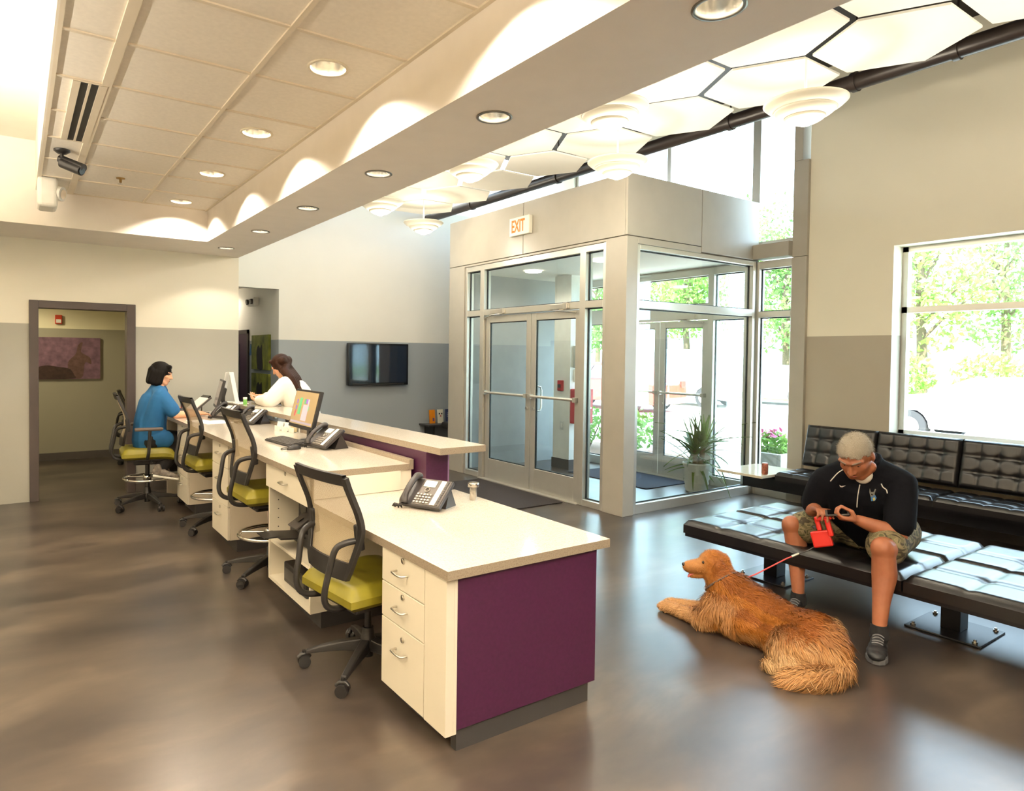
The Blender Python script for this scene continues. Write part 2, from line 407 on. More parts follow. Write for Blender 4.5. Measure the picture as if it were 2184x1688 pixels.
# right wall with window
WY0, WY1, WZ0, WZ1 = 0.55, 3.111, 0.85, 2.75
wall_box('wall_right', M['wall_right'], [(XW, XW+.30, Y0, WY0, 0, ZD), (XW, XW+.30, WY0, WY1, 0, WZ0), (XW, XW+.30, WY0, WY1, WZ1, ZD), (XW, XW+.30, WY1, 3.97, 0, ZD),
         (XW, XW+.30, 7.72, YT+.15, 0, ZD), (XW, XW+.30, 4.13, 7.72, 4.55, ZD)], 'tall cream and taupe wall with the window')
w1 = struct(thing('window_1', 'aluminium window above the long bench', 'window'))
m = MB(); xf = XW+.20
for a, b, c, d in ((WY0, WY0+.05, WZ0, WZ1), (WY1-.05, WY1, WZ0, WZ1), (1.80, 1.86, WZ0, WZ1)): m.box(xf, xf+.08, a, b, c, d)
for c, d in ((WZ0, WZ0+.05), (WZ1-.05, WZ1), (2.085, 2.145)): m.box(xf, xf+.08, WY0, WY1, c, d)
m.build('window_frame', M['alu'], w1)
for a, b in ((WY0+.05, 1.80), (1.86, WY1-.05)):
    for c, d in ((WZ0+.05, 2.085), (2.145, WZ1-.05)): MB().box(xf+.035, xf+.043, a, b, c, d).build('pane', M['glass'], w1)
MB().box(XW-.02, xf+.02, WY0, WY1, WZ0-.03, WZ0+.005).build('window_sill', M['white'], w1)

# vestibule: panelled box, glazed storefront below
vest = struct(thing('wall_vestibule', 'panelled vestibule box with taupe metal panels', 'vestibule'))
PT = 0.03
def vpanel(x0, x1, y0, y1, z0, z1, name='panel', mat=None): return MB().box(x0, x1, y0, y1, z0, z1).build(name, mat or M['panel'], vest, bevel=.003, seg=1)
vpanel(XV+PT, XV+.14, YV+PT, VE, 2.79, 3.43, 'panel_backing', M['joint']); vpanel(XV+.14, XW+.05, YV+PT, YV+.14, 2.75, 3.43, 'panel_backing', M['joint'])
g = .004
vpanel(XV, XV+PT, YV+PT+g, 6.19-g, 2.82+g, 3.44); vpanel(XV, XV+PT, 6.19+g, VE, 2.82+g, 3.44)
vpanel(XV, 6.21-g, YV, YV+PT, 2.82+g, 3.44); vpanel(6.21+g, XW, YV, YV+PT, 2.76+g, 3.44)
vpanel(XV, XV+.14, VE-.37, VE, 0, 2.82-g); vpanel(XV, XV+.16, YV, 4.845, 0, 2.82-g)
vpanel(XV, XV+PT, 4.845, VE-.37, 2.79, 2.82-g)
vpanel(XV+.16, 6.21-g, YV, YV+PT, 2.75, 2.82-g)
vpanel(XV+.14, XW+.3, VE-.08, VE, 0, 3.43, 'side_wall', plain('vestibule_side_paint', rgb(150, 152, 150), .6))
vpanel(XV+.14, XW+.05, YV+.12, VE-.08, 2.76, 2.80, 'vestibule_ceiling', M['white_paint'])
# corner pier by the right wall, beam over the side light, clerestory
pier = struct(thing('trim_3', 'taupe metal clad pier beside the painted wall', 'pier'))
MB().box(XW-.045, XW+.30, 3.965, 4.13, 0, 2.745).build('panel', M['panel'], pier, bevel=.003); MB().box(XW-.045, XW+.30, 3.965, 4.13, 2.75, 3.81).build('panel', M['panel'], pier, bevel=.003)
MB().box(XW-.045, XW+.30, 4.035, 4.13, 3.815, ZD).build('panel', M['panel'], pier, bevel=.003)
MB().box(XW-.12, XW+.2, 4.13, YV, 2.765, 2.93).build('beam', M['panel'], pier, bevel=.003)
MB().box(XW+.0, XW+.2, YV+.14, 7.72, 2.75, 2.93).build('beam', M['panel'], pier)
w2 = struct(thing('window_2', 'tall clerestory glazing above the vestibule', 'window'))
m = MB(); xf = XW+.06
m.box(xf, xf+.14, 4.60, 4.70, 3.44, 4.55); m.box(xf, xf+.1, 4.13, 7.72, 2.93, 2.99); m.box(xf, xf+.1, 4.13, 7.72, 4.49, 4.55)
for y in (4.13, 5.9, 7.66): m.box(xf, xf+.1, y, y+.06, 2.99, 4.49)
m.build('window_frame', M['alu'], w2)
for a, b in ((4.19, 4.61), (4.69, 5.9), (5.96, 7.66)): MB().box(xf+.05, xf+.058, a, b, 2.99, 4.49).build('pane', M['glass'], w2)

def glazing(root, axis, c0, c1, at, bars_v, bars_h, panes, depth=.11):
    """aluminium storefront in a vertical plane; axis 'y' runs along y at x=at"""
    def bx(mb, a, b, z0, z1, d0, d1):
        return mb.box(at+d0, at+d1, a, b, z0, z1) if axis == 'y' else mb.box(a, b, at+d0, at+d1, z0, z1)
    m = MB()
    for a, b, z0, z1 in bars_v: bx(m, a, b, z0, z1, 0, depth)
    for a, b, z0, z1 in bars_h: bx(m, a, b, z0, z1, 0.001, depth-.001)
    m.build('storefront_frame', M['alu'], root, bevel=.003, seg=1)
    for a, b, z0, z1 in panes:
        gk = MB(); e = .012; dd = (depth*.46, depth*.60)
        bx(gk, a, a+e, z0, z1, *dd); bx(gk, b-e, b, z0, z1, *dd); bx(gk, a, b, z0, z0+e, *dd); bx(gk, a, b, z1-e, z1, *dd)
        gk.build('glazing_gasket', M['alu_dark'], root)
        pm = MB(); bx(pm, a+.004, b-.004, z0+.004, z1-.004, depth*.50, depth*.50+.008); pm.build('pane', M['glass'], root)
# inner screen (faces the desk)
w3 = struct(thing('window_3', 'aluminium storefront around the inner double doors', 'storefront'))
glazing(w3, 'y', 4.845, 7.43, XV+.015,
        [(4.845, 4.895, 0, 2.79), (5.15, 5.235, 0, 2.79), (6.995, 7.08, 0, 2.79), (7.38, 7.43, 0, 2.79)],
        [(4.895, 5.15, 0, .07), (7.08, 7.38, 0, .07), (4.895, 7.38, 2.72, 2.79), (4.895, 7.38, 2.125, 2.20)],
        [(4.895, 5.15, .07, 2.125), (4.895, 5.15, 2.20, 2.72), (5.235, 6.995, 2.20, 2.72), (7.08, 7.38, .07, 2.125), (7.08, 7.38, 2.20, 2.72)])
# screen facing the benches
w4 = struct(thing('window_4', 'large aluminium framed glass screen beside the potted yucca', 'storefront'))
glazing(w4, 'x', 5.2, XW-.02, YV+.015,
        [(5.2, 5.25, 0, 2.75), (XW-.075, XW-.02, 0, 2.75)], [(5.25, XW-.075, 0, .10), (5.25, XW-.075, 2.70, 2.75), (5.25, XW-.075, 2.105, 2.185)],
        [(5.25, XW-.075, .10, 2.105), (5.25, XW-.075, 2.185, 2.70)])
# outer wall glazing
w5 = struct(thing('window_5', 'aluminium storefront around the outer entrance doors', 'storefront'))
glazing(w5, 'y', 4.13, 7.72, XW,
        [(4.13, 4.16, 0, 2.75), (4.545, 4.64, 0, 2.75), (5.155, 5.24, 0, 2.75), (6.80, 6.88, 0, 2.75), (7.66, 7.72, 0, 2.75)],
        [(4.16, 4.545, 0, .12), (4.64, 5.155, 0, .12), (6.88, 7.66, 0, .12), (4.16, 7.66, 2.66, 2.75), (4.16, 5.155, 2.09, 2.16), (5.24, 7.66, 2.10, 2.30)],
        [(4.16, 4.545, .12, 2.09), (4.16, 4.545, 2.16, 2.66), (4.64, 5.155, .12, 2.09), (4.64, 5.155, 2.16, 2.66), (5.24, 6.80, 2.30, 2.66), (6.88, 7.66, .12, 2.10), (6.88, 7.66, 2.30, 2.66)])

def door_leaf(name, x, y0, y1, ztop, hinge_hi, label, closer=True, push=True):
    """glazed aluminium leaf in the plane x; hinge_hi: hinges on the larger-y side"""
    d = struct(thing(name, label, 'door', (x, 0, 0)))
    st, b0, tr = .085, .26, .085; t = .045
    f = MB(); f.box(0, t, y0+.003, y0+st, .012, ztop); f.box(0, t, y1-st, y1-.003, .012, ztop); f.box(.001, t-.001, y0+st, y1-st, .012, .012+b0); f.box(.001, t-.001, y0+st, y1-st, ztop-tr, ztop)
    f.build('leaf_frame', M['alu'], d, bevel=.003, seg=1)
    a, b, z0, z1 = y0+st, y1-st, .012+b0, ztop-tr
    gk = MB(); e = .009
    gk.box(.012, .033, a, a+e, z0, z1); gk.box(.012, .033, b-e, b, z0, z1); gk.box(.012, .033, a, b, z0, z0+e); gk.box(.012, .033, a, b, z1-e, z1); gk.build('glazing_gasket', M['alu_dark'], d)
    MB().box(.019, .027, a+.003, b-.003, z0+.003, z1-.003).build('pane', M['glass'], d)
    if push:
        pb = MB(); pb.cyl((-.045, y0+.02, 1.13), (-.045, y1-.02, 1.13), .016, n=12); pb.box(-.06, 0, y0+.015, y0+.06, 1.105, 1.155); pb.box(-.06, 0, y1-.06, y1-.015, 1.105, 1.155); pb.build('push_bar', M['alu'], d)
    yh = (y0+.06) if hinge_hi else (y1-.06)
    h = MB(); h.tube([(t, yh, .95)]+arc((t+.05, yh, 1.0), .0, 0, 0, 1)[:0]+[(t+.06, yh, .96), (t+.075, yh, 1.0), (t+.075, yh, 1.2), (t+.06, yh, 1.24), (t, yh, 1.25)], .011, 10); h.build('pull_handle', M['chrome'], d)
    lk = MB(); lk.cyl((-.012, yh, .98), (.0, yh, .98), .017, n=16); lk.build('lock_cylinder', M['steel'], d)
    if closer:
        yc = (y1-.45) if hinge_hi else (y0+.15)
        c = MB(); c.box(-.055, -.002, yc, yc+.30, ztop+.02, ztop+.075); c.box(-.06, -.002, yc+.02, yc+.08, ztop+.012, ztop+.085); c.build('closer_body', M['steel'], d, bevel=.004)
        am = MB(); am.tube([(-.03, yc+.07, ztop+.015), (-.09, yc+.20, ztop+.005), (-.03, yc+.45 if hinge_hi else yc-.1, ztop-.03)], .009, 8); am.build('closer_arm', M['steel'], d)
    return d
door_leaf('door_2', XV+.05, 6.08, 6.99, 2.115, True, 'left leaf of the inner glass double doors')
door_leaf('door_3', XV+.05, 5.24, 6.075, 2.115, False, 'right leaf of the inner glass double doors')
door_leaf('door_4', XW+.03, 5.245, 6.005, 2.09, False, 'outer entrance door leaf behind the potted yucca')
door_leaf('door_5', XW+.03, 6.01, 6.795, 2.09, True, 'outer entrance door leaf farther from the benches')
struct(MB().box(XV-.02, XV+.14, 5.2, 7.05, 0, .012).build('trim_4', M['alu'], bevel=.002), 'aluminium threshold of the inner doors', 'threshold')
struct(MB().box(XW-.06, XW+.2, 5.24, 6.8, 0, .012).build('trim_5', M['alu'], bevel=.002), 'aluminium threshold of the outer doors', 'threshold')
# free column in the vestibule
col = struct(thing('trim_6', 'white square column inside the vestibule', 'column'))
MB().box(6.50, 6.84, 6.90, 7.24, 0, 2.76).build('shaft', M['white'], col); MB().box(6.488, 6.852, 6.888, 7.252, 0, .14).build('column_base', M['baseboard'], col)
for nm, b, lab in (('baseboard_left', (DX1+.06, SX1, YL-.012, YL, 0, .1), 'dark baseboard under the grey wall'), ('baseboard_right', (XW-.012, XW, Y0, 3.965, 0, .1), 'dark baseboard behind the long bench'), ('baseboard_back', (2.944, XW, YT-.012, YT, 0, .1), 'dark baseboard under the television')):
    struct(MB().box(*b).build(nm, M['baseboard']), lab, 'baseboard')

# ---------------------------------------------------------------- lamps
M['bulb'] = glow('downlight_lamp', (1.0, 0.90, 0.72, 1), 9.0)
M['reflector'] = plain('downlight_reflector', rgb(232, 228, 218), 0.18, 0.9, var=0)
M['trim_white'] = plain('downlight_trim_white', rgb(238, 228, 205), 0.4, var=0)
M['trim_grey'] = plain('downlight_trim_grey', rgb(120, 118, 112), 0.35, 0.5, var=0)
WARM = (1.0, 0.87, 0.69)
def spot(parent, energy, loc, angle=150, blend=.25, color=WARM, rad=.045):
    l = bpy.data.lights.new('lamp_light', 'SPOT'); l.energy = energy; l.color = color; l.spot_size = math.radians(angle); l.spot_blend = blend; l.shadow_soft_size = rad
    o = bpy.data.objects.new('lamp_light', l); COL.objects.link(o); o.parent = parent; o.location = loc; return o
def downlight(x, y, z, r, trim, energy, label, group, angle=150):
    t = thing('downlight', label, 'ceiling light', (x, y, z), 0, group)
    MB().lathe([(r*1.0, .004), (r*1.17, .002), (r*1.19, -.004), (r*1.02, -.006), (r*.97, 0.0), (r*.97, .01)], 40, caps=False).build('trim_ring', trim, t)
    MB().lathe([(r*.99, .004), (r*.93, .03), (r*.80, .065), (r*.62, .095)], 40, caps=False).build('reflector', M['reflector'], t)
    MB().lathe([(r*.64, .098), (r*.5, .088), (.0001, .084)], 32).build('bulb', M['bulb'], t)
    spot(t, energy, (0, 0, .03), angle)
    return t
E_TILE, E_SOF = 36, 20
order = ['nearest', 'second nearest', 'third', 'fourth', 'fifth', 'sixth', 'seventh', 'farthest']
for k, (x, y) in enumerate(LIGHT_TILE):
    n = len(LIGHT_TILE)-1-k
    nm = ['in the corner tile by the back soffit', 'second from the back soffit', 'third from the back soffit', 'large one at the top of the tile ceiling'][n] if n < 4 else 'above the viewer, %s from the back' % order[n]
    downlight(x, y, ZC+.004, .092, M['trim_white'], E_TILE, 'white trimmed recessed ceiling tile downlight, '+nm, 'downlights in the ceiling tiles', 130)
for k, (x, y) in enumerate(LIGHT_SOF):
    n = len(LIGHT_SOF)-1-k
    nm = ['closest to the back wall', 'second from the back wall', 'third from the back wall', 'fourth from the back wall', 'largest and nearest in view'][n] if n < 5 else 'out of view overhead, %s along the beam' % ['sixth', 'seventh', 'eighth', 'ninth'][n-5]
    downlight(x, y, ZS, .075, M['trim_grey'], E_SOF, 'grey ringed recessed soffit light, '+nm, 'recessed lights in the soffit', 120)

# hexagonal acoustic panels and the pipe above them
HZ, HR = 3.55, 0.437
hexm = MB(); pl = [(HR*math.cos(math.radians(60*k)), HR*math.sin(math.radians(60*k))) for k in range(6)]
hexm.prism(pl, 0, .014); hme = hexm.mesh('hexagon_panel'); hme.materials.append(M['hex'])
hl = []
for ci, cx in enumerate((4.47, 3.768, 3.066, 2.364)):
    for k in range(-2, 7):
        cy = 2.75+.805*k-(0.4025 if ci % 2 else 0)
        if cy > 8.3: continue
        if ci == 3 and cx-HR < SX1: continue
        hl.append((ci, k, cx, cy))
rowname = ['beside the dark pipe', 'in the middle row', 'in the row beside the soffit', 'hidden above the soffit']
for ci, k, cx, cy in hl:
    o = obj('hexagon_panel', hme, None, None); o.location = (cx, cy, HZ)
    nth = ['first', 'second', 'third', 'fourth', 'fifth', 'sixth', 'seventh', 'eighth', 'ninth'][k+2]
    tag(o, 'white hexagonal acoustic ceiling panel %s, %s from the near end' % (rowname[ci], nth), 'ceiling panel', 'hexagonal ceiling panels')
pp = thing('ceiling_pipe', 'dark painted pipe running along the roof beside the hexagon panels', 'pipe', (5.27, 0, 3.70))
MB().cyl((0, Y0, 0), (0, YT, 0), .062, n=24).build('pipe_run', M['pipe'], pp)
for y in (1.9, 2.55, 3.6, 5.85, 7.6):
    c = MB(); c.cyl((0, y-.02, 0), (0, y+.02, 0), .073, n=24); c.build('coupling', M['pipe'], pp); c = MB(); c.cyl((0, y, .06), (0, y, ZD-3.70), .008, n=8); c.build('hanger_rod', M['pipe'], pp)

M['shade'] = plain('pendant_shade_white', rgb(246, 240, 222), 0.45, var=0, emit=(1, .9, .68, 1), estr=0.0)
M['shade_lamp'] = glow('pendant_lamp', (1.0, 0.90, 0.70, 1), 7.0)
def pendant(x, y, z, label):
    t = thing('pendant_lamp', label, 'pendant lamp', (x, y, z), 0, 'tiered saucer pendant lamps')
    def dish(r0, r1, z0, z1, nm):
        prof = []; k = 8
        for i in range(k+1):
            a = i/k; prof.append((r0+(r1-r0)*a, z0+(z1-z0)*(a**1.7)))
        back = [(r, zz+.006) for r, zz in reversed(prof)]
        MB().lathe(prof+back+prof[:1], 48, caps=False).build(nm, M['shade'], t)
    dish(.17, .25, -.005, .045, 'upper_shade'); dish(.105, .185, -.05, -.005, 'middle_shade'); dish(.05, .12, -.085, -.052, 'lower_shade')
    MB().lathe([(.0001, -.10), (.03, -.098), (.052, -.085), (.052, -.05), (.03, .02), (.0001, .03)], 28).build('diffuser', M['shade_lamp'], t)
    MB().cyl((0, 0, .03), (0, 0, HZ-.002-z), .008, n=10).build('stem', M['white'], t)
    for zz, e in ((.10, 2.5), (-.16, 15)):
        l = bpy.data.lights.new('lamp_light', 'POINT'); l.energy = e; l.color = (1, .89, .72); l.shadow_soft_size = .05
        o = bpy.data.objects.new('lamp_light', l); COL.objects.link(o); o.parent = t; o.location = (0.03, 0, zz)
PZ = 3.215
for x, y, lab in ((4.245, 2.36, 'large pendant lamp at the right, in front of the cream wall'), (4.245, 3.97, 'pendant lamp glowing above the vestibule corner'), (4.245, 7.19, 'small pendant lamp hanging lowest, in front of the far wall'),
                  (3.29, 3.15, 'pendant lamp half tucked beside the soffit edge, nearest of its row'), (3.29, 4.79, 'pendant lamp beside the soffit, middle of its row'), (3.29, 6.5, 'pendant lamp beside the soffit, farthest of its row'), (4.245, .75, 'pendant lamp added out of view above the near bench end'), (4.245, -.86, 'pendant lamp added out of view behind the benches'), (3.29, -.07, 'pendant lamp added out of view beside the viewer')):  # last three extend the rows unseen, added to brighten right wall and ceiling
    pendant(x, y, PZ, 'white three tiered saucer '+lab)
# lights in the vestibule, back room and corridor ceilings
for x, y, z, e, lab in ((5.8, 6.9, 2.76, 14, 'vestibule ceiling light near the white column'), (5.75, 5.6, 2.76, 14, 'vestibule ceiling light near the glass screen'), (-0.7, 9.9, 2.70, 90, 'back room ceiling light'), (2.6, 10.9, 2.62, 9, 'corridor ceiling light near the artwork')):
    t = thing('ceiling_disc_light', 'flat round '+lab, 'ceiling light', (x, y, z)); MB().lathe([(.11, 0), (.11, -.018), (.09, -.025), (.0001, -.027)], 32).build('lens', M['bulb'], t); spot(t, e, (0, 0, -.05), 160, .3, (1, .85, .55) if e > 50 else WARM)
# added uplights out of view, put in only to brighten the ceilings
def fill_uplight(x, y, z, L, along, e, label):
    t = thing('added_uplight', label, 'pendant lamp', (x, y, z), 0 if along == 'x' else math.pi/2, 'added fill uplights')
    b = MB(); b.box(-L/2, L/2, -.06, .06, 0, .012); b.box(-L/2, L/2, -.06, -.05, .012, .07); b.box(-L/2, L/2, .05, .06, .012, .07); b.box(-L/2, -L/2+.01, -.05, .05, .012, .07); b.box(L/2-.01, L/2, -.05, .05, .012, .07)
    b.build('housing', M['alu'], t)
    top = 3.55 if x < 0 else ZC
    for sx in (-L*.4, L*.4): MB().cyl((sx, 0, .01), (sx, 0, top-z), .004, n=8).build('hanger', M['steel'], t)
    l = bpy.data.lights.new('lamp_light', 'AREA'); l.shape = 'RECTANGLE'; l.size = L*.95; l.size_y = .08; l.energy = e; l.color = (1, .90, .75)
    o = bpy.data.objects.new('lamp_light', l); COL.objects.link(o); o.parent = t; o.location = (0, 0, .06); o.rotation_euler = (math.pi, 0, 0)
E_UP = 130
fill_uplight(-1.3, 1.2, 2.55, 2.4, 'y', E_UP, 'long added fill uplight, unseen left of the viewer')
fill_uplight(-1.3, 4.6, 2.55, 2.4, 'y', E_UP, 'long added fill uplight, unseen left of the stools')
fill_uplight(0.9, -1.4, 2.40, 1.3, 'x', E_UP*2.6, 'short added fill uplight, unseen behind the viewer')
# ---------------------------------------------------------------- reception desk
FX = 1.39
def slab(name, poly, z0, z1, label, cat='counter'):
    """stone top: polished face, honed darker edge"""
    m = MB(); n = len(poly)
    m.add([(x, y, z1) for x, y in poly], [tuple(range(n))]); m.cur = 1
    m.add([(x, y, z0) for x, y in poly], [tuple(range(n-1, -1, -1))])
    m.add([(x, y, z0) for x, y in poly]+[(x, y, z1) for x, y in poly], [(i, (i+1) % n, n+(i+1) % n, n+i) for i in range(n)])
    t = thing(name, label, cat, (0, 0, 0)); m.build('slab', [M['quartz'], M['quartz_edge']], t); return t
low = slab('desk_counter', [(1.388, 2.138), (2.282, 2.138), (2.282, 3.45), (2.07, 3.45), (2.07, 3.635), (1.388, 3.635)], .722, .76, 'low speckled cream stone counter at the near end of the desk')
p = thing('counter_post', 'short steel post with a round cap on the low counter', 'post', (2.215, 3.149, .76))
MB().lathe([(.021, 0), (.021, .075), (.033, .075), (.033, .098), (.030, .101), (.0001, .101)], 28).build('post_body', M['steel'], p)
mid = slab('desk_counter', [(1.355, 3.60), (2.04, 3.60), (2.04, 8.02), (1.335, 8.02)], .882, .92, 'long raised stone work counter with monitors and phones')
us = thing('counter_upstand', 'narrow stone upstand strip along the back of the raised counter', 'upstand', (0, 0, 0)); MB().box(2.041, 2.072, 3.60, 8.02, .882, .948).build('strip', M['quartz_edge'], us, bevel=.002)
ledge = slab('transaction_ledge', [(2.095, 3.325), (2.43, 3.325), (2.33, 7.75), (1.965, 7.75)], 1.005, 1.045, 'high narrow stone ledge along the visitor side', 'ledge')
for y in (5.05, 6.55): MB().cyl((2.15, y, .948), (2.15, y, 1.005), .022, n=18).build('ledge_post', M['steel'], ledge)

# the desk's carcass: plum panels on the visitor side, riser, backs of the knee spaces
pw = thing('reception_desk', 'long reception desk carcass with plum laminate end and visitor panels', 'desk', (0, 0, 0))
pu = pu2 = rs = kb = en = pw
MB().box(1.455, 2.225, 2.165, 2.205, .10, .722).build('end_panel', M['purple'], pw, bevel=.002); MB().box(2.19, 2.225, 2.205, 3.46, .10, .722).build('side_panel', M['purple'], pw, bevel=.002)
MB().box(1.47, 2.205, 2.19, 2.23, 0, .10).build('toe_kick', M['kick'], pw); MB().box(2.165, 2.20, 2.23, 3.46, 0, .10).build('toe_kick', M['kick'], pw)
MB().box(2.085, 2.245, 3.47, 4.78, .0, 1.004).build('upright', M['purple'], pu, bevel=.002)
MB().box(2.243, 2.252, 3.47, 4.78, .76, 1.004).build('edge_strip', plain('pale_plum_edge', rgb(150, 120, 160), .4), pu)
MB().box(2.085, 2.20, 4.79, 8.0, .0, .88).build('upright', M['purple'], pu2); 
for a, b_ in ((5.75, 5.95), (7.0, 7.3)): MB().box(2.085, 2.17, a, b_, .88, 1.004).build('ledge_support', M['purple'], pu2)

hm = MB(); hw = .048
hm.tube([(0, -hw, 0), (-.024, -hw, 0), (-.031, -hw+.008, -.001), (-.032, 0, -.003), (-.031, hw-.008, -.001), (-.024, hw, 0), (0, hw, 0)], .0048, 8); HANDLE = hm.mesh('handle'); HANDLE.materials.append(M['steel'])
lm = MB(); lm.cyl((0, 0, 0), (-.006, 0, 0), .012, n=16); lm.cyl((-.006, 0, 0), (-.008, 0, 0), .008, n=12); LOCK = lm.mesh('lock'); LOCK.materials.append(M['steel'])
def drawer(root, x, y0, y1, z0, z1, wide=False):
    d = MB().box(x, x+.019, y0+.0025, y1-.0025, z0+.0025, z1-.0025).build('drawer', M['lam'], root, bevel=.0015, seg=1)
    h = obj('handle', HANDLE, None, d); yc = (y0+y1)/2; zc = z0+(z1-z0)*(.5 if z1-z0 < .22 else .66); h.location = (x, yc, zc)
    l = obj('lock', LOCK, None, d); l.location = (x, yc-.01, min(zc+.058, z1-.022)); return d
def cabinet(y0, y1, zt, zb, label, splits, depth=.58, x=FX+.012):
    c = thing('drawer_cabinet', label, 'cabinet', (0, 0, 0), 0, 'white drawer cabinets under the desk')
    MB().box(x+.02, x+depth, y0, y1, zb, zt).build('body', M['lam_in'], c)
    zs = [zt]+splits+[zb]
    for a, b in zip(zs[:-1], zs[1:]): drawer(c, x, y0, y1, b, a)
    MB().box(x+.075, x+depth, y0+.002, y1-.002, 0, zb).build('toe_kick', M['kick'], c); return c
c1 = cabinet(2.335, 2.72, .722, .085, 'three drawer cream cabinet at the near end of the desk', [.562, .398])
fp = MB(); fp.box(FX+.012, FX+.05, 2.166, 2.333, .085, .722); fp.box(FX+.05, 1.455, 2.166, 2.2, .085, .722); fp.build('filler_panel', M['lam'], c1, bevel=.0015)
cabinet(5.37, 5.87, .882, .10, 'three drawer cream cabinet between the middle and far stools', [.675, .365], .585, FX)
cabinet(6.84, 7.34, .882, .10, 'three drawer cream cabinet beside the seated receptionist', [.66, .36], .585, FX-.005)
# open cabinet with the printer shelf
oc = thing('open_cabinet', 'open cream cabinet with a top drawer and printer shelves', 'cabinet', (0, 0, 0))
ya, yb = 3.60, 4.36; x = FX+.006; z0 = .10
MB().box(x, 1.97, yb-.02, yb, z0, .882).build('side_panel', M['lam'], oc); MB().box(x, 1.98, ya, ya+.02, z0, .722).build('side_panel', M['lam'], oc); MB().box(x+.02, 1.98, ya, ya+.02, .762, .882).build('side_panel', M['lam'], oc)
MB().box(1.96, 1.98, ya+.02, yb-.02, z0, .882).build('back_panel', M['lam_in'], oc)
MB().box(x, 1.96, ya+.02, yb-.02, z0, z0+.02).build('bottom_board', M['lam'], oc); MB().box(x+.01, 1.96, ya+.02, yb-.02, .345, .365).build('shelf', M['lam'], oc)
drawer(oc, x-.018, ya+.01, yb+.005, .718, .880)
MB().box(x+.07, 1.95, ya+.01, yb-.01, 0, z0).build('toe_kick', M['kick'], oc)
for zz in (.44, .50, .56, .62): MB().cyl((x+.06, yb-.0205, zz), (x+.06, yb-.0215, zz), .004, n=8).build('shelf_pin_hole', M['dark_grey'], oc)
# riser and back of knee spaces
MB().box(1.50, 2.06, 3.610, 3.625, .762, .881).build('riser_panel', M['lam'], rs); MB().box(1.62, 1.94, 3.606, 3.611, .775, .85).build('cover_plate', M['lam'], rs)
for a, b_ in ((2.72, 3.46), (3.46, 3.6), (4.36, 5.37), (5.87, 6.84), (7.34, 8.0)): MB().box(1.99 if b_ > 3.7 else 2.02, 2.02 if b_ > 3.7 else 2.05, a, b_, .02, .88 if b_ > 3.7 else .72).build('knee_panel', M['lam_in'], kb)
MB().box(1.40, 1.98, 7.98, 8.01, 0, .88).build('end_panel', M['lam_in'], en)

# ---------------------------------------------------------------- chairs
M['mesh'] = None
def mesh_mat():
    m = bpy.data.materials.new('chair_mesh_fabric'); m.use_nodes = True; nt = m.node_tree; b = nt.nodes['Principled BSDF']; o = nt.nodes['Material Output']
    co = objco(nt, (1, 1, 1)); w = []
    for ax in ('Y', 'Z'):
        s = N(nt, 'ShaderNodeSeparateXYZ'); nt.links.new(co, s.inputs[0]); k = N(nt, 'ShaderNodeMath', operation='MULTIPLY'); k.inputs[1].default_value = 1500.0; nt.links.new(s.outputs[ax], k.inputs[0])
        f = N(nt, 'ShaderNodeMath', operation='SINE'); nt.links.new(k.outputs[0], f.inputs[0]); w.append(f)
    mx = N(nt, 'ShaderNodeMath', operation='MAXIMUM'); nt.links.new(w[0].outputs[0], mx.inputs[0]); nt.links.new(w[1].outputs[0], mx.inputs[1])
    gt = N(nt, 'ShaderNodeMapRange'); gt.inputs['From Min'].default_value = -.35; gt.inputs['From Max'].default_value = .25; nt.links.new(mx.outputs[0], gt.inputs['Value'])
    b.inputs['Base Color'].default_value = rgb(176, 160, 132); b.inputs['Roughness'].default_value = .7
    t = N(nt, 'ShaderNodeBsdfTransparent'); ms = N(nt, 'ShaderNodeMixShader'); nt.links.new(gt.outputs[0], ms.inputs[0]); nt.links.new(t.outputs[0], ms.inputs[1]); nt.links.new(b.outputs[0], ms.inputs[2]); nt.links.new(ms.outputs[0], o.inputs[0]); return m
M['mesh'] = mesh_mat()
M['lime'] = plain('lime_vinyl', rgb(130, 121, 32), 0.42, var=0.08, vscale=12, bump=.15, bscale=300)
M['arm'] = plain('arm_pad_urethane', rgb(86, 74, 66), 0.6)

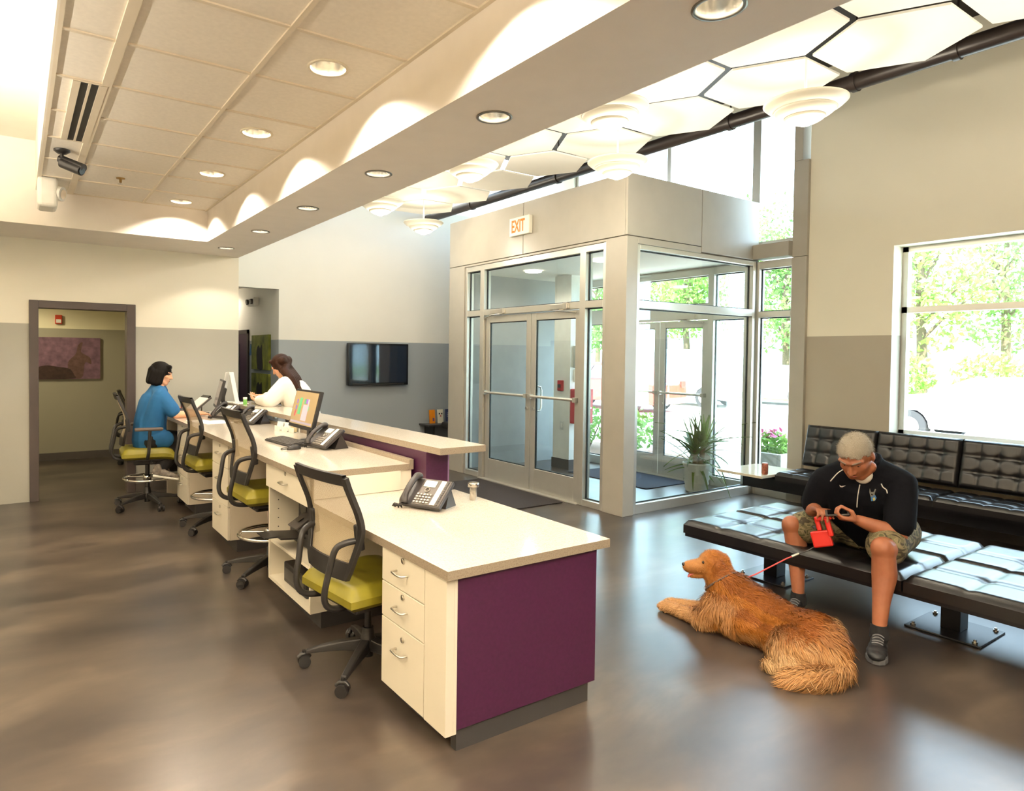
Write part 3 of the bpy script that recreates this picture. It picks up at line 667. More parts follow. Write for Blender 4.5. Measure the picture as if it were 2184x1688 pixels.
def chair(label, sh, stool, arms=False, group='task chairs and stools behind the desk'):
    """local frame: sitter faces +x, origin on the floor under the column; sh = height of the seat top"""
    t = thing('drafting_stool' if stool else 'task_chair', label, 'stool' if stool else 'chair', (0, 0, 0), 0, group)
    # seat cushion: rounded pad with waterfall front
    P = []; nu, nv = 18, 18; L, Wd, th = .50, .51, .115
    def pad(u, v, top):
        x = -L/2+L*u; y = (-.5+v)*Wd*(1-.06*(1-u)); ex = min(u, 1-u)*L; ey = min(v, 1-v)*Wd
        e = 1-max(0, 1-min(ex, ey)/.05)**2.2
        drop = -.035*max(0, (u-.72)/.28)**2
        return (x, y, (sh+drop-.012*(1-abs(2*v-1))*(1-abs(2*u-1)) - (1-e)*th*.45) if top else (sh-th+(1-e)*th*.25+drop*.8))
    top = [[pad(i/nu, j/nv, True) for j in range(nv+1)] for i in range(nu+1)]; bot = [[pad(i/nu, j/nv, False) for j in range(nv, -1, -1)] for i in range(nu+1)]
    sm = MB(); sm.grid(list(reversed(top))); sm.grid(list(reversed(bot)))
    for e in (0, nu): sm.grid([[top[e][j] for j in range(nv+1)], [bot[e][nv-j] for j in range(nv+1)]][::(1 if e else -1)])
    for e in (0, nv): sm.grid([[top[i][e] for i in range(nu+1)], [bot[i][nv-e] for i in range(nu+1)]][::(-1 if e else 1)])
    sm.build('seat', M['lime'], t)
    # seat pan and mechanism
    u = MB(); u.box(-.20, .19, -.20, .20, sh-th-.022, sh-th+.01); u.box(-.13, .10, -.07, .07, sh-th-.075, sh-th-.02); u.build('seat_pan', M['black'], t, bevel=.012)
    lv = MB(); lv.tube([(.02, -.08, sh-.13), (.02, -.2, sh-.135), (.02, -.255, sh-.15)], [.007, .007, .012], 8); lv.build('lever', M['black'], t)
    # back frame: side rails curve forward at the lumbar
    def px_(s): return (-.245-.11*s+.075*math.exp(-((s-.26)/.19)**2))      # s = height above the seat
    rails = []
    hs = [.00, .05, .11, .18, .25, .32, .39, .45, .505]
    def half(s): return .165+.075*min(1, (s/.24))**.7 if s < .24 else .24-.010*((s-.24)/.3)
    for sd in (-1, 1):
        m = MB(); pts = spline([(px_(s), sd*half(s), sh+.03+s) for s in hs], 4); n = len(pts); vs = []
        for i, q in enumerate(pts):
            d = (pts[min(i+1, n-1)]-pts[max(i-1, 0)]).normalized(); nx = Vector((d.z, 0, -d.x)).normalized()
            wd = .030+.014*min(1, i/n); 
            for (a, b) in ((-.012, -.5), (.012, -.5), (.012, .5), (-.012, .5)): vs.append(q+nx*a+Vector((0, b*wd, 0)))
        fs = [(4*i+k, 4*i+(k+1) % 4, 4*i+4+(k+1) % 4, 4*i+4+k) for i in range(n-1) for k in range(4)]+[(3, 2, 1, 0), (4*n-4, 4*n-3, 4*n-2, 4*n-1)]
        m.add(vs, fs, False); m.build('back_rail', M['black'], t, bevel=.003)
    def cross(s0, s1, nm, mat):
        m = MB(); P = []
        for s in (s0, (s0+s1)/2, s1):
            hw = half(s); P.append([(px_(s)-.022*(1-(y/hw)**2)*0.9, y, sh+.03+s) for y in [hw*(-1+2*k/12) for k in range(13)]])
        F_ = [[(x+.012, y, z) for x, y, z in r] for r in P]; B_ = [[(x-.010, y, z) for x, y, z in r] for r in P]
        m.grid(F_[::-1]); m.grid(B_); m.grid([B_[-1], F_[-1]]); m.grid([F_[0], B_[0]]); m.build(nm, mat, t)
    cross(.0, .085, 'lower_crosspiece', M['black']); cross(.462, .516, 'top_crosspiece', M['black'])
    mm = MB(); P = []
    for i in range(15):
        s = .075+(.472-.075)*i/14; hw = half(s)-.010; P.append([(px_(s)-.022*(1-(y/max(hw, .01))**2)*.9+.002, y, sh+.03+s) for y in [hw*(-1+2*k/10) for k in range(11)]])
    mm.grid(P); mm.build('mesh_panel', M['mesh'], t)
    # lumbar clips and the two bent carrier tubes
    for sd in (-1, 1):
        c = MB(); c.obox((px_(.22)+.004, sd*(half(.22)-.022), sh+.03+.21), (.040, .030, .13), Matrix.Rotation(-.12, 3, 'Y')); c.build('lumbar_clip', M['black'], t, bevel=.008)
        pts = spline([(px_(.21)-.01, sd*.205, sh+.225), (px_(.2)-.06, sd*.185, sh+.215), (px_(.2)-.095, sd*.165, sh+.185), (px_(.2)-.115, sd*.15, sh+.09), (px_(.2)-.135, sd*.14, sh-.03), (px_(.2)-.10, sd*.13, sh-.095), (-.20, sd*.12, sh-.115), (-.08, sd*.10, sh-.11)], 5)
        m = MB(); m.tube(pts, .0155, 12); m.build('carrier_tube', M['black'], t)
    # column, ring, star base with castors
    m = MB(); m.cyl((0, 0, .05), (0, 0, .20), .028, n=20); m.cyl((0, 0, .20), (0, 0, sh-.15), .018 if not stool else .022, n=20); m.lathe([(.05, .085), (.055, .12), (.035, .15), (.028, .20)], 24); m.build('gas_column', M['black'], t)
    if stool:
        z = .30; m = MB(); m.tube([(.225*math.cos(a), .225*math.sin(a), z) for a in [2*math.pi*k/36 for k in range(36)]], .0125, 10, closed=True)
        for k in range(3):
            a = 2*math.pi*k/3+.4; m.cyl((.03*math.cos(a), .03*math.sin(a), z+.004), (.222*math.cos(a), .222*math.sin(a), z), .009, n=10)
        r = m.build('foot_ring', M['chrome'], t); MB().lathe([(.024, -.03), (.042, -.03), (.042, .035), (.024, .035)], 24, (0, 0, z)).build('ring_collar', M['chrome'], r)
    for k in range(5):
        a = 2*math.pi*k/5+(.0 if stool else .0); ca, sa = math.cos(a), math.sin(a)
        m = MB(); vs = []
        for rr, w, z0, z1 in ((.035, .030, .085, .145), (.14, .026, .085, .130), (.24, .022, .078, .108), (.315, .018, .068, .088)):
            for yy, zz in ((-w, z0), (w, z0), (w*.8, z1), (-w*.8, z1)): vs.append((rr*ca-yy*sa, rr*sa+yy*ca, zz))
        fs = [(4*i+q, 4*i+(q+1) % 4, 4*i+4+(q+1) % 4, 4*i+4+q) for i in range(3) for q in range(4)]+[(3, 2, 1, 0), (12, 13, 14, 15)]
        m.add(vs, fs); lg = m.build('base_leg', M['black'], t, bevel=.006)
        m = MB(); cxk, cyk = .325*ca, .325*sa; b2 = a+.9+k*1.3; cb, sb_ = math.cos(b2), math.sin(b2)
        for o_ in (-.018, .018): m.cyl((cxk-sb_*(o_-.011), cyk+cb*(o_-.011), .030), (cxk-sb_*(o_+.011), cyk+cb*(o_+.011), .030), .030, n=20)
        m.tube([(cxk+cb*.03, cyk+sb_*.03, .045), (cxk+cb*.014, cyk+sb_*.014, .064), (cxk-cb*.014, cyk-sb_*.014, .064), (cxk-cb*.028, cyk-sb_*.028, .05)], .012, 8); m.cyl((cxk, cyk, .05), (cxk, cyk, .085), .009, n=10)
        m.build('caster', M['black'], lg)
    if arms:
        for sd in (-1, 1):
            m = MB(); m.tube([(-.02, sd*.20, sh-.10), (-.02, sd*.285, sh-.09), (-.01, sd*.29, sh-.03), (.0, sd*.29, sh+.19)], .016, 10); m.build('arm_post', M['black'], t)
            m = MB(); m.box(-.14, .12, sd*.29-.04, sd*.29+.04, sh+.185, sh+.215); m.build('arm_pad', M['arm'], t, bevel=.012, seg=3)
    return t
ch = chair('low lime seated task chair with mesh back at the near desk end', .50, False); ch.location = (1.50, 3.06, 0); ch.rotation_euler.z = math.radians(7)
s1 = chair('lime drafting stool with chrome foot ring at the middle knee space', .665, True); s1.location = (1.53, 4.72, 0); s1.rotation_euler.z = math.radians(1)
s2 = copy_tree(s1); s2.location = (1.53, 6.25, 0); s2['label'] = 'lime drafting stool with chrome foot ring beside the far drawer cabinet'
s3 = chair('lime drafting stool with arm pads under the receptionist in blue', .63, True, True); s3.location = (1.12, 7.47, 0); s3.rotation_euler.z = math.radians(-4)
s4 = copy_tree(ch); s4.location = (1.50, 10.55, 0); s4.rotation_euler.z = math.radians(-8); s4['label'] = 'mesh backed task chair standing in the back room by the doorway'
# ---------------------------------------------------------------- outside
M['asphalt'] = plain('sunlit_asphalt', rgb(196, 192, 184), 0.9, var=.1, bump=.2, bscale=60)
M['walk'] = plain('concrete_walk', rgb(214, 208, 196), 0.9, var=.06, bump=.2, bscale=80)
M['grass'] = plain('lawn', rgb(118, 150, 70), 0.9, var=.3, vscale=9)
M['mulch'] = plain('bark_mulch', rgb(120, 92, 76), 0.95, var=.45, vscale=40, bump=.8, bscale=50)
M['bark'] = plain('tree_bark', rgb(92, 76, 60), 0.9, var=.3, vscale=12, bump=.5, bscale=30)
def leaf_mat(name, a, b):
    m, nt, p = newmat(name); oi = N(nt, 'ShaderNodeTexNoise'); oi.inputs['Scale'].default_value = 3.0; nt.links.new(worldco(nt), oi.inputs['Vector'])
    nt.links.new(ramp(nt, oi.outputs['Fac'], [(.3, a), (.7, b)]), p.inputs['Base Color']); p.inputs['Roughness'].default_value = .55
    t = N(nt, 'ShaderNodeBsdfTranslucent'); nt.links.new(p.inputs['Base Color'].links[0].from_socket, t.inputs['Color']); mx = N(nt, 'ShaderNodeMixShader'); mx.inputs[0].default_value = .4
    o = nt.nodes['Material Output']; nt.links.new(p.outputs[0], mx.inputs[1]); nt.links.new(t.outputs[0], mx.inputs[2]); nt.links.new(mx.outputs[0], o.inputs[0]); return m
M['leaf_a'] = leaf_mat('tree_leaf', rgb(104, 146, 62), rgb(158, 190, 96)); M['leaf_b'] = leaf_mat('tree_leaf_dark', rgb(78, 116, 60), rgb(128, 162, 84)); M['leaf_c'] = leaf_mat('shrub_leaf', rgb(88, 132, 58), rgb(150, 186, 92))
for nm, bx, mt, lab in (('ground_walk', (XW+.30, 10.2, -14, 26, -.12, -.02), 'walk', 'pale concrete walk outside the entrance'), ('ground_parking', (10.2, 25.3, -30, 50, -.14, -.04), 'asphalt', 'sunlit parking lot outside'), ('ground_lawn', (25.3, 70, -60, 80, -.12, .02), 'grass', 'lawn beyond the parking lot')):
    struct(MB().box(*bx).build(nm, M[mt]), lab, 'ground')
struct(MB().box(7.62, 8.9, 6.6, 11.5, -.05, .04).build('ground_bed', M['mulch']), 'mulch planting bed beside the entrance', 'ground')

def leaves(mb, c, rad, n, size, rg, shell=.5):
    V = []; Fs = []
    for i in range(n):
        while True:
            d = Vector((rg.uniform(-1, 1), rg.uniform(-1, 1), rg.uniform(-1, 1)))
            if .05 < d.length <= 1: break
        d = d*(shell+(1-shell)*rg.random())/max(d.length, .35) if d.length < shell else d
        p = Vector((c[0]+d.x*rad[0], c[1]+d.y*rad[1], c[2]+d.z*rad[2])); s = size*rg.uniform(.6, 1.4)
        q = Vector((rg.gauss(0, 1), rg.gauss(0, 1), rg.gauss(0, .6)+.5)).normalized(); u = q.orthogonal().normalized(); a = rg.uniform(0, 6.28); w = q.cross(u)
        u, w = u*math.cos(a)+w*math.sin(a), w*math.cos(a)-u*math.sin(a); k = len(V)
        V += [p-u*s, p+w*s*.45, p+u*s, p-w*s*.45]; Fs.append((k, k+1, k+2, k+3))
    mb.add(V, Fs)
def tree(x, y, h, r, mat, label, seed, n=2400):
    rg = random.Random(seed); t = thing('tree', label, 'tree', (x, y, 0), 0, 'trees beyond the parking lot')
    m = MB(); m.tube(spline([(0, 0, 0), (.1, .05, h*.25), (-.08, .1, h*.5), (.05, 0, h*.8)], 4), [.22, .21, .2, .19, .18, .17, .16, .15, .14, .11, .08, .06, .05], 10)
    for k in range(6):
        a = rg.uniform(0, 6.28); z = h*rg.uniform(.28, .6); m.tube([(0, 0, z), (r*.35*math.cos(a), r*.35*math.sin(a), z+h*.12), (r*.7*math.cos(a), r*.7*math.sin(a), z+h*.2)], [.07, .05, .02], 7)
    m.build('trunk', M['bark'], t)
    m = MB()
    for k in range(11):
        a = rg.uniform(0, 6.28); d = r*rg.uniform(.1, .65); z = h*rg.uniform(.30, .88); leaves(m, (d*math.cos(a), d*math.sin(a), z), (r*.5, r*.5, h*.15), n//11, .14, rg)
    m.build('foliage', M[mat], t); return t
for k, (x, y, h, r, mt, lab) in enumerate([(29.5, 33.5, 9, 2.3, 'leaf_a', 'behind the inner doors'), (29.5, 28, 8.5, 2.3, 'leaf_b', 'seen past the white column'), (29.5, 22.5, 8.8, 2.35, 'leaf_a', 'behind the white van'), (29.5, 17, 8.2, 2.35, 'leaf_b', 'right of the corner mullion'), (29.5, 11.5, 8.6, 2.35, 'leaf_a', 'at the left of the bench window'), (29.5, 6, 8, 2.35, 'leaf_b', 'at the right of the bench window'), (29.5, .5, 8, 2.3, 'leaf_a', 'out of view at the far right')]):
    tree(x, y, h, r, mt, 'front row green tree past the parking lot, '+lab, 100+k, 3000)
for k, (x, y, h, r, mt, lab) in enumerate([(37, 36.3, 12, 2.8, 'leaf_b', 'farthest to the left'), (37, 30, 12, 2.8, 'leaf_a', 'left of the outer door'), (37, 23.7, 11.5, 2.8, 'leaf_b', 'behind the corner mullion'), (37, 17.4, 12, 2.8, 'leaf_a', 'behind the taupe pier'), (37, 11.1, 11.5, 2.8, 'leaf_b', 'high in the bench window')]):
    tree(x, y, h, r, mt, 'tall back row tree far across the lot, '+lab, 140+k, 3000)
def shrub(x, y, rx, ry, h, label, seed, n=500, mat='leaf_c', s=.05):
    rg = random.Random(seed); t = thing('shrub', label, 'shrub', (x, y, .03), 0, 'shrubs outside'); m = MB()
    for k in range(7): m.tube([(0, 0, 0), (rg.uniform(-.6, .6)*rx, rg.uniform(-.6, .6)*ry, h*.7)], [.015, .006], 6)
    m.build('stem', M['bark'], t); m = MB(); leaves(m, (0, 0, h*.58), (rx, ry, h*.45), n, s, rg, .3); m.build('foliage', M[mat], t)
shrub(8.25, 7.25, .38, .42, .75, 'glossy green shrub in the mulch bed by the entrance', 11); shrub(8.3, 8.3, .4, .45, .7, 'second green shrub farther along the mulch bed', 12); shrub(8.2, 9.4, .4, .5, .75, 'third green shrub at the far end of the mulch bed', 13)
for k, (x, y) in enumerate(((26.0, 13.4), (26.0, 10.8), (26.0, 8.2), (26.0, 5.6))):
    shrub(x, y, .85, 1.1, 1.9, 'rounded pale hedge shrub across the lot, %s from the left in the window' % ['first', 'second', 'third', 'fourth'][k], 20+k, 700, 'leaf_a', .12)
# stone planter with flowers right outside the glass
pl_ = thing('flower_planter', 'square stone planter with pink flowers outside the glass', 'planter', (7.98, 4.75, -.02))
m = MB(); m.box(-.27, .27, -.27, .27, 0, .06); m.box(-.27, .27, -.27, -.22, .06, .46); m.box(-.27, .27, .22, .27, .06, .46); m.box(-.27, -.22, -.22, .22, .06, .46); m.box(.22, .27, -.22, .22, .06, .46); m.build('stone_box', plain('grey_stone', rgb(170, 170, 164), .85, var=.12, vscale=20, bump=.3, bscale=60), pl_, bevel=.01)
MB().box(-.22, .22, -.22, .22, .06, .42).build('soil', M['mulch'], pl_)
m = MB(); leaves(m, (0, 0, .55), (.25, .25, .16), 420, .045, random.Random(5), .2); m.build('foliage', M['leaf_c'], pl_)
m = MB(); leaves(m, (0, 0, .68), (.22, .22, .06), 60, .035, random.Random(6), .1); m.build('blossoms', plain('pink_petals', rgb(226, 110, 170), .6), pl_)

def car(x, y, rz, paint, label, L=4.6, Hc=1.5, van=False):
    t = thing('parked_car', label, 'car', (x, y, -.04), rz, 'parked cars outside'); h = L/2; Wd = 1.8
    if van: prof = [(-h, .42), (-h+.05, .95), (-h+.12, 1.1), (-h+.55, Hc), (h*.35, Hc), (h*.62, 1.12), (h-.25, .98), (h-.02, .75), (h, .42)]
    else: prof = [(-h, .45), (-h+.03, .85), (-h+.55, .98), (-h+1.05, Hc-.03), (-h+1.5, Hc), (h*.20, Hc-.02), (h*.52, 1.0), (h-.3, .88), (h-.03, .68), (h, .42)]
    low = []
    for wx in (h-.85, -h+.85):
        low += [(wx+.36*math.cos(a), .30+.38*math.sin(a)) for a in [math.pi*k/8 for k in range(9)]]
    poly = prof+[(h-.05, .25)]+low+[(-h+.05, .25)]
    m = MB(); m.prism(poly, -Wd/2, Wd/2, lambda p: (p[0], p[2]*(1-.10*max(0, p[1]-.95)/.5), p[1])); m.build('body', paint, t, bevel=.03)
    top = [q for q in prof if q[1] > .9]
    win = [(-h+.45, 1.02), (-h+.85, Hc-.10), (h*.28, Hc-.10), (h*.52, 1.04)] if van else [(-h+.80, 1.0), (-h+1.15, Hc-.10), (h*.17, Hc-.10), (h*.45, 1.02)]
    for sd in (-1, 1):
        n = 3
        for k in range(n):
            a, b = k/n+.015, (k+1)/n-.015
            q = [(win[0][0]+(win[3][0]-win[0][0])*u, win[0][1]+.0) for u in (a, b)]+[(win[1][0]+(win[2][0]-win[1][0])*u, win[1][1]) for u in (b, a)]
            w = MB(); yy = sd*(Wd/2*.955); w.prism(q, yy-.03, yy+.03, lambda p: (p[0], p[2], p[1])); w.build('side_window', M['carglass'], t)
    for wx in (h-.85, -h+.85):
        for sd in (-1, 1):
            w = MB(); w.cyl((wx, sd*(Wd/2-.2), .32), (wx, sd*(Wd/2+.005), .32), .32, n=28); wh = w.build('wheel', M['tyre'], t); w = MB(); w.cyl((wx, sd*(Wd/2), .32), (wx, sd*(Wd/2+.015), .32), .2, n=24); w.build('hub_cap', M['steel'], wh)
    for sd in (-1, 1):
        w = MB(); w.box(h-.10, h+.01, sd*.62-.16, sd*.62+.16, .66, .80); w.build('headlamp', M['chrome'], t, bevel=.02); w = MB(); w.box(-h-.01, -h+.08, sd*.68-.12, sd*.68+.12, .75, .95); w.build('tail_lamp', M['redlamp'], t, bevel=.02)
        w = MB(); w.box(h*.40, h*.40+.14, sd*(Wd/2+.10)-.08, sd*(Wd/2+.10)+.08, 1.0, 1.12); w.build('door_mirror', paint, t, bevel=.03)
    MB().box(h-.12, h+.03, -.8, .8, .32, .55).build('bumper', M['dark_grey'], t, bevel=.04)
    return t
M['carglass'] = plain('car_glass', rgb(120, 135, 145), .08, var=0); M['tyre'] = plain('tyre_rubber', rgb(50, 50, 52), .8); M['redlamp'] = plain('tail_lamp_red', rgb(190, 60, 50), .3)
P_RED = plain('red_car_paint', rgb(206, 58, 40), .25, var=0, coat=.5); P_WHITE = plain('white_car_paint', rgb(236, 236, 234), .25, var=0, coat=.5); P_SIL = plain('silver_car_paint', rgb(200, 204, 208), .25, .4, var=0, coat=.5)
car(16.0, 15.2, math.radians(97), P_RED, 'red car parked beyond the entrance doors', 4.6, 1.5)
car(19.8, 15.6, math.radians(-82), P_WHITE, 'white van parked behind the yucca', 5.0, 1.95, True)
car(23.3, 14.0, math.radians(-88), P_SIL, 'silver car parked beside the corner mullion', 4.6, 1.45)
car(15.8, 4.5, math.radians(86), P_WHITE, 'white car outside the bench window', 4.7, 1.35)
# ---------------------------------------------------------------- fittings and small things
def text_obj(body, size, mat, parent, Mx, name='lettering', extrude=.001, sx=1.0, align='CENTER', bold=0.0):
    cu = bpy.data.curves.new('t', 'FONT'); cu.body = body; cu.size = size; cu.extrude = extrude; cu.align_x = align; cu.align_y = 'CENTER'; cu.offset = bold
    o = bpy.data.objects.new('t', cu); COL.objects.link(o); bpy.context.view_layer.update(); dg = bpy.context.evaluated_depsgraph_get(); me = bpy.data.meshes.new_from_object(o.evaluated_get(dg)); bpy.data.objects.remove(o); bpy.data.curves.remove(cu)
    me.name = name; me.materials.clear(); me.transform(Matrix.Diagonal((sx, 1, 1, 1))); me.transform(Mx); return obj(name, me, mat, parent)
FACE_NX = Matrix(((0, 0, -1, 0), (-1, 0, 0, 0), (0, 1, 0, 0), (0, 0, 0, 1)))     # reads from the -x side
FACE_NY = Matrix(((1, 0, 0, 0), (0, 0, -1, 0), (0, 1, 0, 0), (0, 0, 0, 1)))      # reads from the -y side
def at(x, y, z, F): return Matrix.Translation((x, y, z)) @ F

# exit sign
ex = thing('exit_sign', 'white exit sign with orange letters on the vestibule panel', 'sign', (XV-.002, 6.20, 3.155))
MB().box(-.055, 0, -.185, .185, -.108, .108).build('housing', plain('exit_sign_white', rgb(250, 246, 228), .4, var=0), ex, bevel=.006)
text_obj('EXIT', .205, glow('exit_letters', (0.9, .16, .0, 1), .45), ex, at(-.0565, .02, -.004, FACE_NX), 'lettering', .001, .60, bold=.004)

# television
tv = thing('television', 'black flat television mounted on the grey wall', 'television', (4.398, YT-.002, 1.46))
MB().box(-.488, .488, -.115, -.05, -.305, .305).build('bezel', M['black_gloss'], tv, bevel=.008)
MB().box(-.455, .455, -.1165, -.113, -.262, .275).build('screen', plain('tv_screen', rgb(24, 34, 52), .06, var=0, spec=.8), tv)
MB().box(-.2, .2, -.05, 0, -.15, .15).build('wall_bracket', M['black'], tv); MB().box(-.42, .42, -.117, -.113, -.298, -.275).build('speaker_strip', M['black'], tv)

# picture of dogs in the back room (flat print on a canvas)
pc = thing('canvas_print', 'purple toned canvas print of two dogs in the back room', 'picture', (.62, 11.298, 1.49))
MB().box(-.42, .42, -.035, 0, -.30, .31).build('canvas', plain('purple_print', rgb(122, 92, 108), .7, var=.3, vscale=14), pc)
def blob(pts, y, mat, nm, par):
    m = MB(); sp = [(p.x, p.y) for p in spline([(a, b, 0) for a, b in pts]+[(pts[0][0], pts[0][1], 0)], 5)][:-1]; m.prism(sp, y, y+.002, lambda p: (p[0], -p[2], p[1])); return m.build(nm, mat, par)
blob([(.02, -.27), (.0, -.06), (.10, .07), (.13, .20), (.19, .24), (.17, .10), (.28, .02), (.30, -.08), (.22, -.06), (.18, -.28)], .036, plain('dog_print_brown', rgb(104, 78, 72), .8, var=.25, vscale=20), 'printed_dog', pc)
blob([(-.41, -.29), (-.40, -.15), (-.28, -.10), (-.12, -.12), (.02, -.15), (.08, -.24), (.06, -.29)], .039, plain('dog_print_dark', rgb(62, 44, 38), .8, var=.3, vscale=20), 'printed_dog', pc)
fa = thing('fire_alarm', 'small red fire alarm on the back room wall', 'alarm', (.505, 11.3, 2.06)); MB().box(-.045, .045, -.05, 0, -.065, .065).build('housing', plain('alarm_red', rgb(206, 70, 40), .4), fa, bevel=.008); MB().box(-.032, .032, -.053, -.05, -.05, .0).build('strobe_lens', M['white'], fa)
# corridor: door, artwork, sign, emergency light
cd = struct(thing('door_6', 'plum corridor door in a brown frame', 'door')); X_ = 2.94
m = MB(); m.box(X_-.02, X_, 10.16, 10.22, 0, 1.96); m.box(X_-.02, X_, 11.08, 11.14, 0, 1.96); m.box(X_-.02, X_, 10.16, 11.14, 1.90, 1.96); m.build('door_frame', M['brown_frame'], cd)
MB().box(X_-.012, X_+.0, 10.22, 11.08, .01, 1.90).build('door_panel', M['purple'], cd); MB().box(X_-.016, X_-.011, 10.62, 11.0, .9, 1.75).build('vision_pane', M['black_gloss'], cd)
for z, hh, nm in ((1.615, .5, 'green toned animal canvas on the corridor wall, upper one'), (1.10, .42, 'green toned canvas on the corridor wall, lower one')):
    a = thing('canvas_print', nm, 'picture', (X_+.004, 9.53, z)); MB().box(-.035, 0, -.40, .40, -hh/2, hh/2).build('canvas', plain('green_print', rgb(112, 118, 40), .7, var=.7, vscale=5), a)
    m = MB(); sp = [(p.x, p.y) for p in spline([(-.1, -hh*.48, 0), (-.14, .0, 0), (-.06, hh*.2, 0), (.02, hh*.12, 0), (.10, hh*.2, 0), (.12, -.05, 0), (.14, -hh*.48, 0), (-.1, -hh*.48, 0)], 5)][:-1]; m.prism(sp, .036, .038, lambda p: (-p[2], -p[0], p[1])); m.build('printed_animal', plain('print_black', rgb(30, 28, 30), .8), a)
sg = thing('restroom_sign', 'small blue triangular restroom sign in the corridor', 'sign', (X_+.004, 10.06, 1.65)); MB().prism([(-.06, -.08), (.06, -.08), (0, .09)], 0, .012, lambda p: (-p[2], p[0], p[1])).build('plate', plain('sign_blue', rgb(30, 90, 150), .4), sg)
em = thing('emergency_light', 'white twin lamp emergency light on the corridor wall', 'emergency light', (X_+.004, 9.85, 2.36))
MB().box(-.08, 0, -.16, .16, -.06, .06).build('housing', M['white'], em, bevel=.01)
for sy in (-.1, .1): MB().cyl((-.075, sy, 0), (-.11, sy, -.005), .04, n=18).build('lamp_head', M['dark_grey'], em)
# ceiling fittings over the desk
sd_ = thing('slot_diffuser', 'white air diffuser with two dark slots in the ceiling', 'air vent', (0, 0, ZC))
m = MB(); m.box(.262, .300, 4.245, 5.475, -.008, .006); m.box(.338, .352, 4.245, 5.475, -.008, .006); m.box(.390, .432, 4.245, 5.475, -.008, .006); m.box(.262, .432, 4.243, 4.25, -.008, .006); m.box(.262, .432, 5.468, 5.475, -.008, .006); m.build('frame', M['tbar'], sd_)
for a, b in ((.300, .338), (.352, .390)): MB().box(a, b, 4.25, 5.468, -.003, .004).build('slot', M['black'], sd_)
cm = thing('security_camera', 'black bullet security camera under the ceiling tiles', 'security camera', (.285, 5.80, ZC+.004))
MB().lathe([(.055, 0), (.055, -.012), (.03, -.03), (.0001, -.03)], 24).build('mount', M['black'], cm); m = MB(); m.tube([(0, 0, -.025), (0, 0, -.075), (.02, -.02, -.11)], .012, 10); m.build('bracket', M['black'], cm)
m = MB(); m.cyl((.0, .01, -.095), (.12, -.10, -.16), .036, n=20); m.cyl((-.01, .03, -.062), (.135, -.105, -.138), .030, n=16); m.build('camera_body', M['black'], cm); MB().cyl((.12, -.10, -.16), (.124, -.104, -.162), .026, n=18).build('lens', M['black_gloss'], cm)
sp_ = thing('sprinkler', 'small brass sprinkler head in the ceiling tile', 'sprinkler', (.752, 6.434, ZC+.004)); MB().lathe([(.036, 0), (.034, -.008), (.012, -.01), (.01, -.04), (.0001, -.04)], 20).build('escutcheon', plain('brass', rgb(170, 140, 90), .3, .8), sp_); MB().lathe([(.026, -.05), (.026, -.053), (.0001, -.055)], 18).build('deflector', M['steel'], sp_); MB().cyl((0, 0, -.035), (0, 0, -.05), .006, n=8).build('frame_arm', M['steel'], sp_)
el = thing('emergency_light', 'white emergency light with round lamp under the ceiling at left', 'emergency light', (.24, 6.88, ZC+.004)); MB().box(-.09, .06, -.14, .14, -.26, 0).build('housing', M['white'], el, bevel=.03, seg=3); MB().cyl((.05, -.06, -.12), (.10, -.09, -.13), .062, n=24).build('lamp_head', M['white'], el); MB().cyl((.099, -.09, -.13), (.104, -.093, -.131), .042, n=22).build('lens', M['chrome'], el)

# vestibule fittings
fp_ = thing('fire_pull_station', 'red fire pull station on the white column', 'alarm', (6.50, 7.07, 1.19)); MB().box(-.045, 0, -.045, .045, -.075, .075).build('housing', plain('fire_red', rgb(190, 30, 34), .4), fp_, bevel=.006); MB().box(-.055, -.045, -.025, .025, -.03, .02).build('pull_handle', M['dark_grey'], fp_)
fc = thing('fire_cabinet', 'red metal cabinet on the column in the vestibule', 'cabinet', (6.67, 6.90, .93)); MB().box(-.16, .16, -.13, 0, -.27, .22).build('body', plain('cabinet_red', rgb(200, 60, 64), .35), fc, bevel=.008); MB().box(-.14, .14, -.137, -.13, -.25, .12).build('cabinet_door', plain('cabinet_red_door', rgb(206, 74, 76), .35), fc); MB().cyl((.1, -.137, -.05), (.1, -.15, -.05), .012, n=12).build('latch', M['steel'], fc)
ip = thing('intercom_panel', 'grey intercom box with red label above the red cabinet', 'panel', (6.67, 6.90, 1.50)); MB().box(-.12, .12, -.07, 0, -.05, .26).build('housing', plain('intercom_grey', rgb(176, 180, 176), .4), ip, bevel=.006); MB().box(-.05, .05, -.075, -.07, .0, .2).build('face_plate', M['white'], ip); MB().box(-.10, .10, -.03, 0, -.25, -.08).build('notice', M['paper'], ip); MB().box(-.07, .07, -.034, -.03, -.2, -.12).build('red_label', plain('label_red', rgb(214, 70, 60), .5), ip)
ls = thing('light_switch', 'white light switch low on the white column', 'switch', (6.50, 7.05, .62)); MB().box(-.008, 0, -.04, .04, -.06, .06).build('plate', plain('switch_white', rgb(225, 225, 220), .4), ls, bevel=.003); MB().box(-.016, -.008, -.012, .012, -.03, .03).build('rocker', M['white'], ls)
for nm, bx, lab in (('door_mat', (4.30, 4.97, 5.36, 6.95, .001, .012), 'dark brown entrance mat inside the lobby'), ('door_mat', (6.35, 7.18, 5.38, 6.75, .001, .012), 'dark blue grey entrance mat inside the vestibule')):
    o = MB().box(*bx).build(nm, plain('mat_pile', rgb(52, 46, 46) if '4.30' in str(bx) or bx[0] < 5 else rgb(44, 46, 58), .95, var=.25, vscale=80, bump=1.0, bscale=400), bevel=.004); tag(o, lab, 'mat')

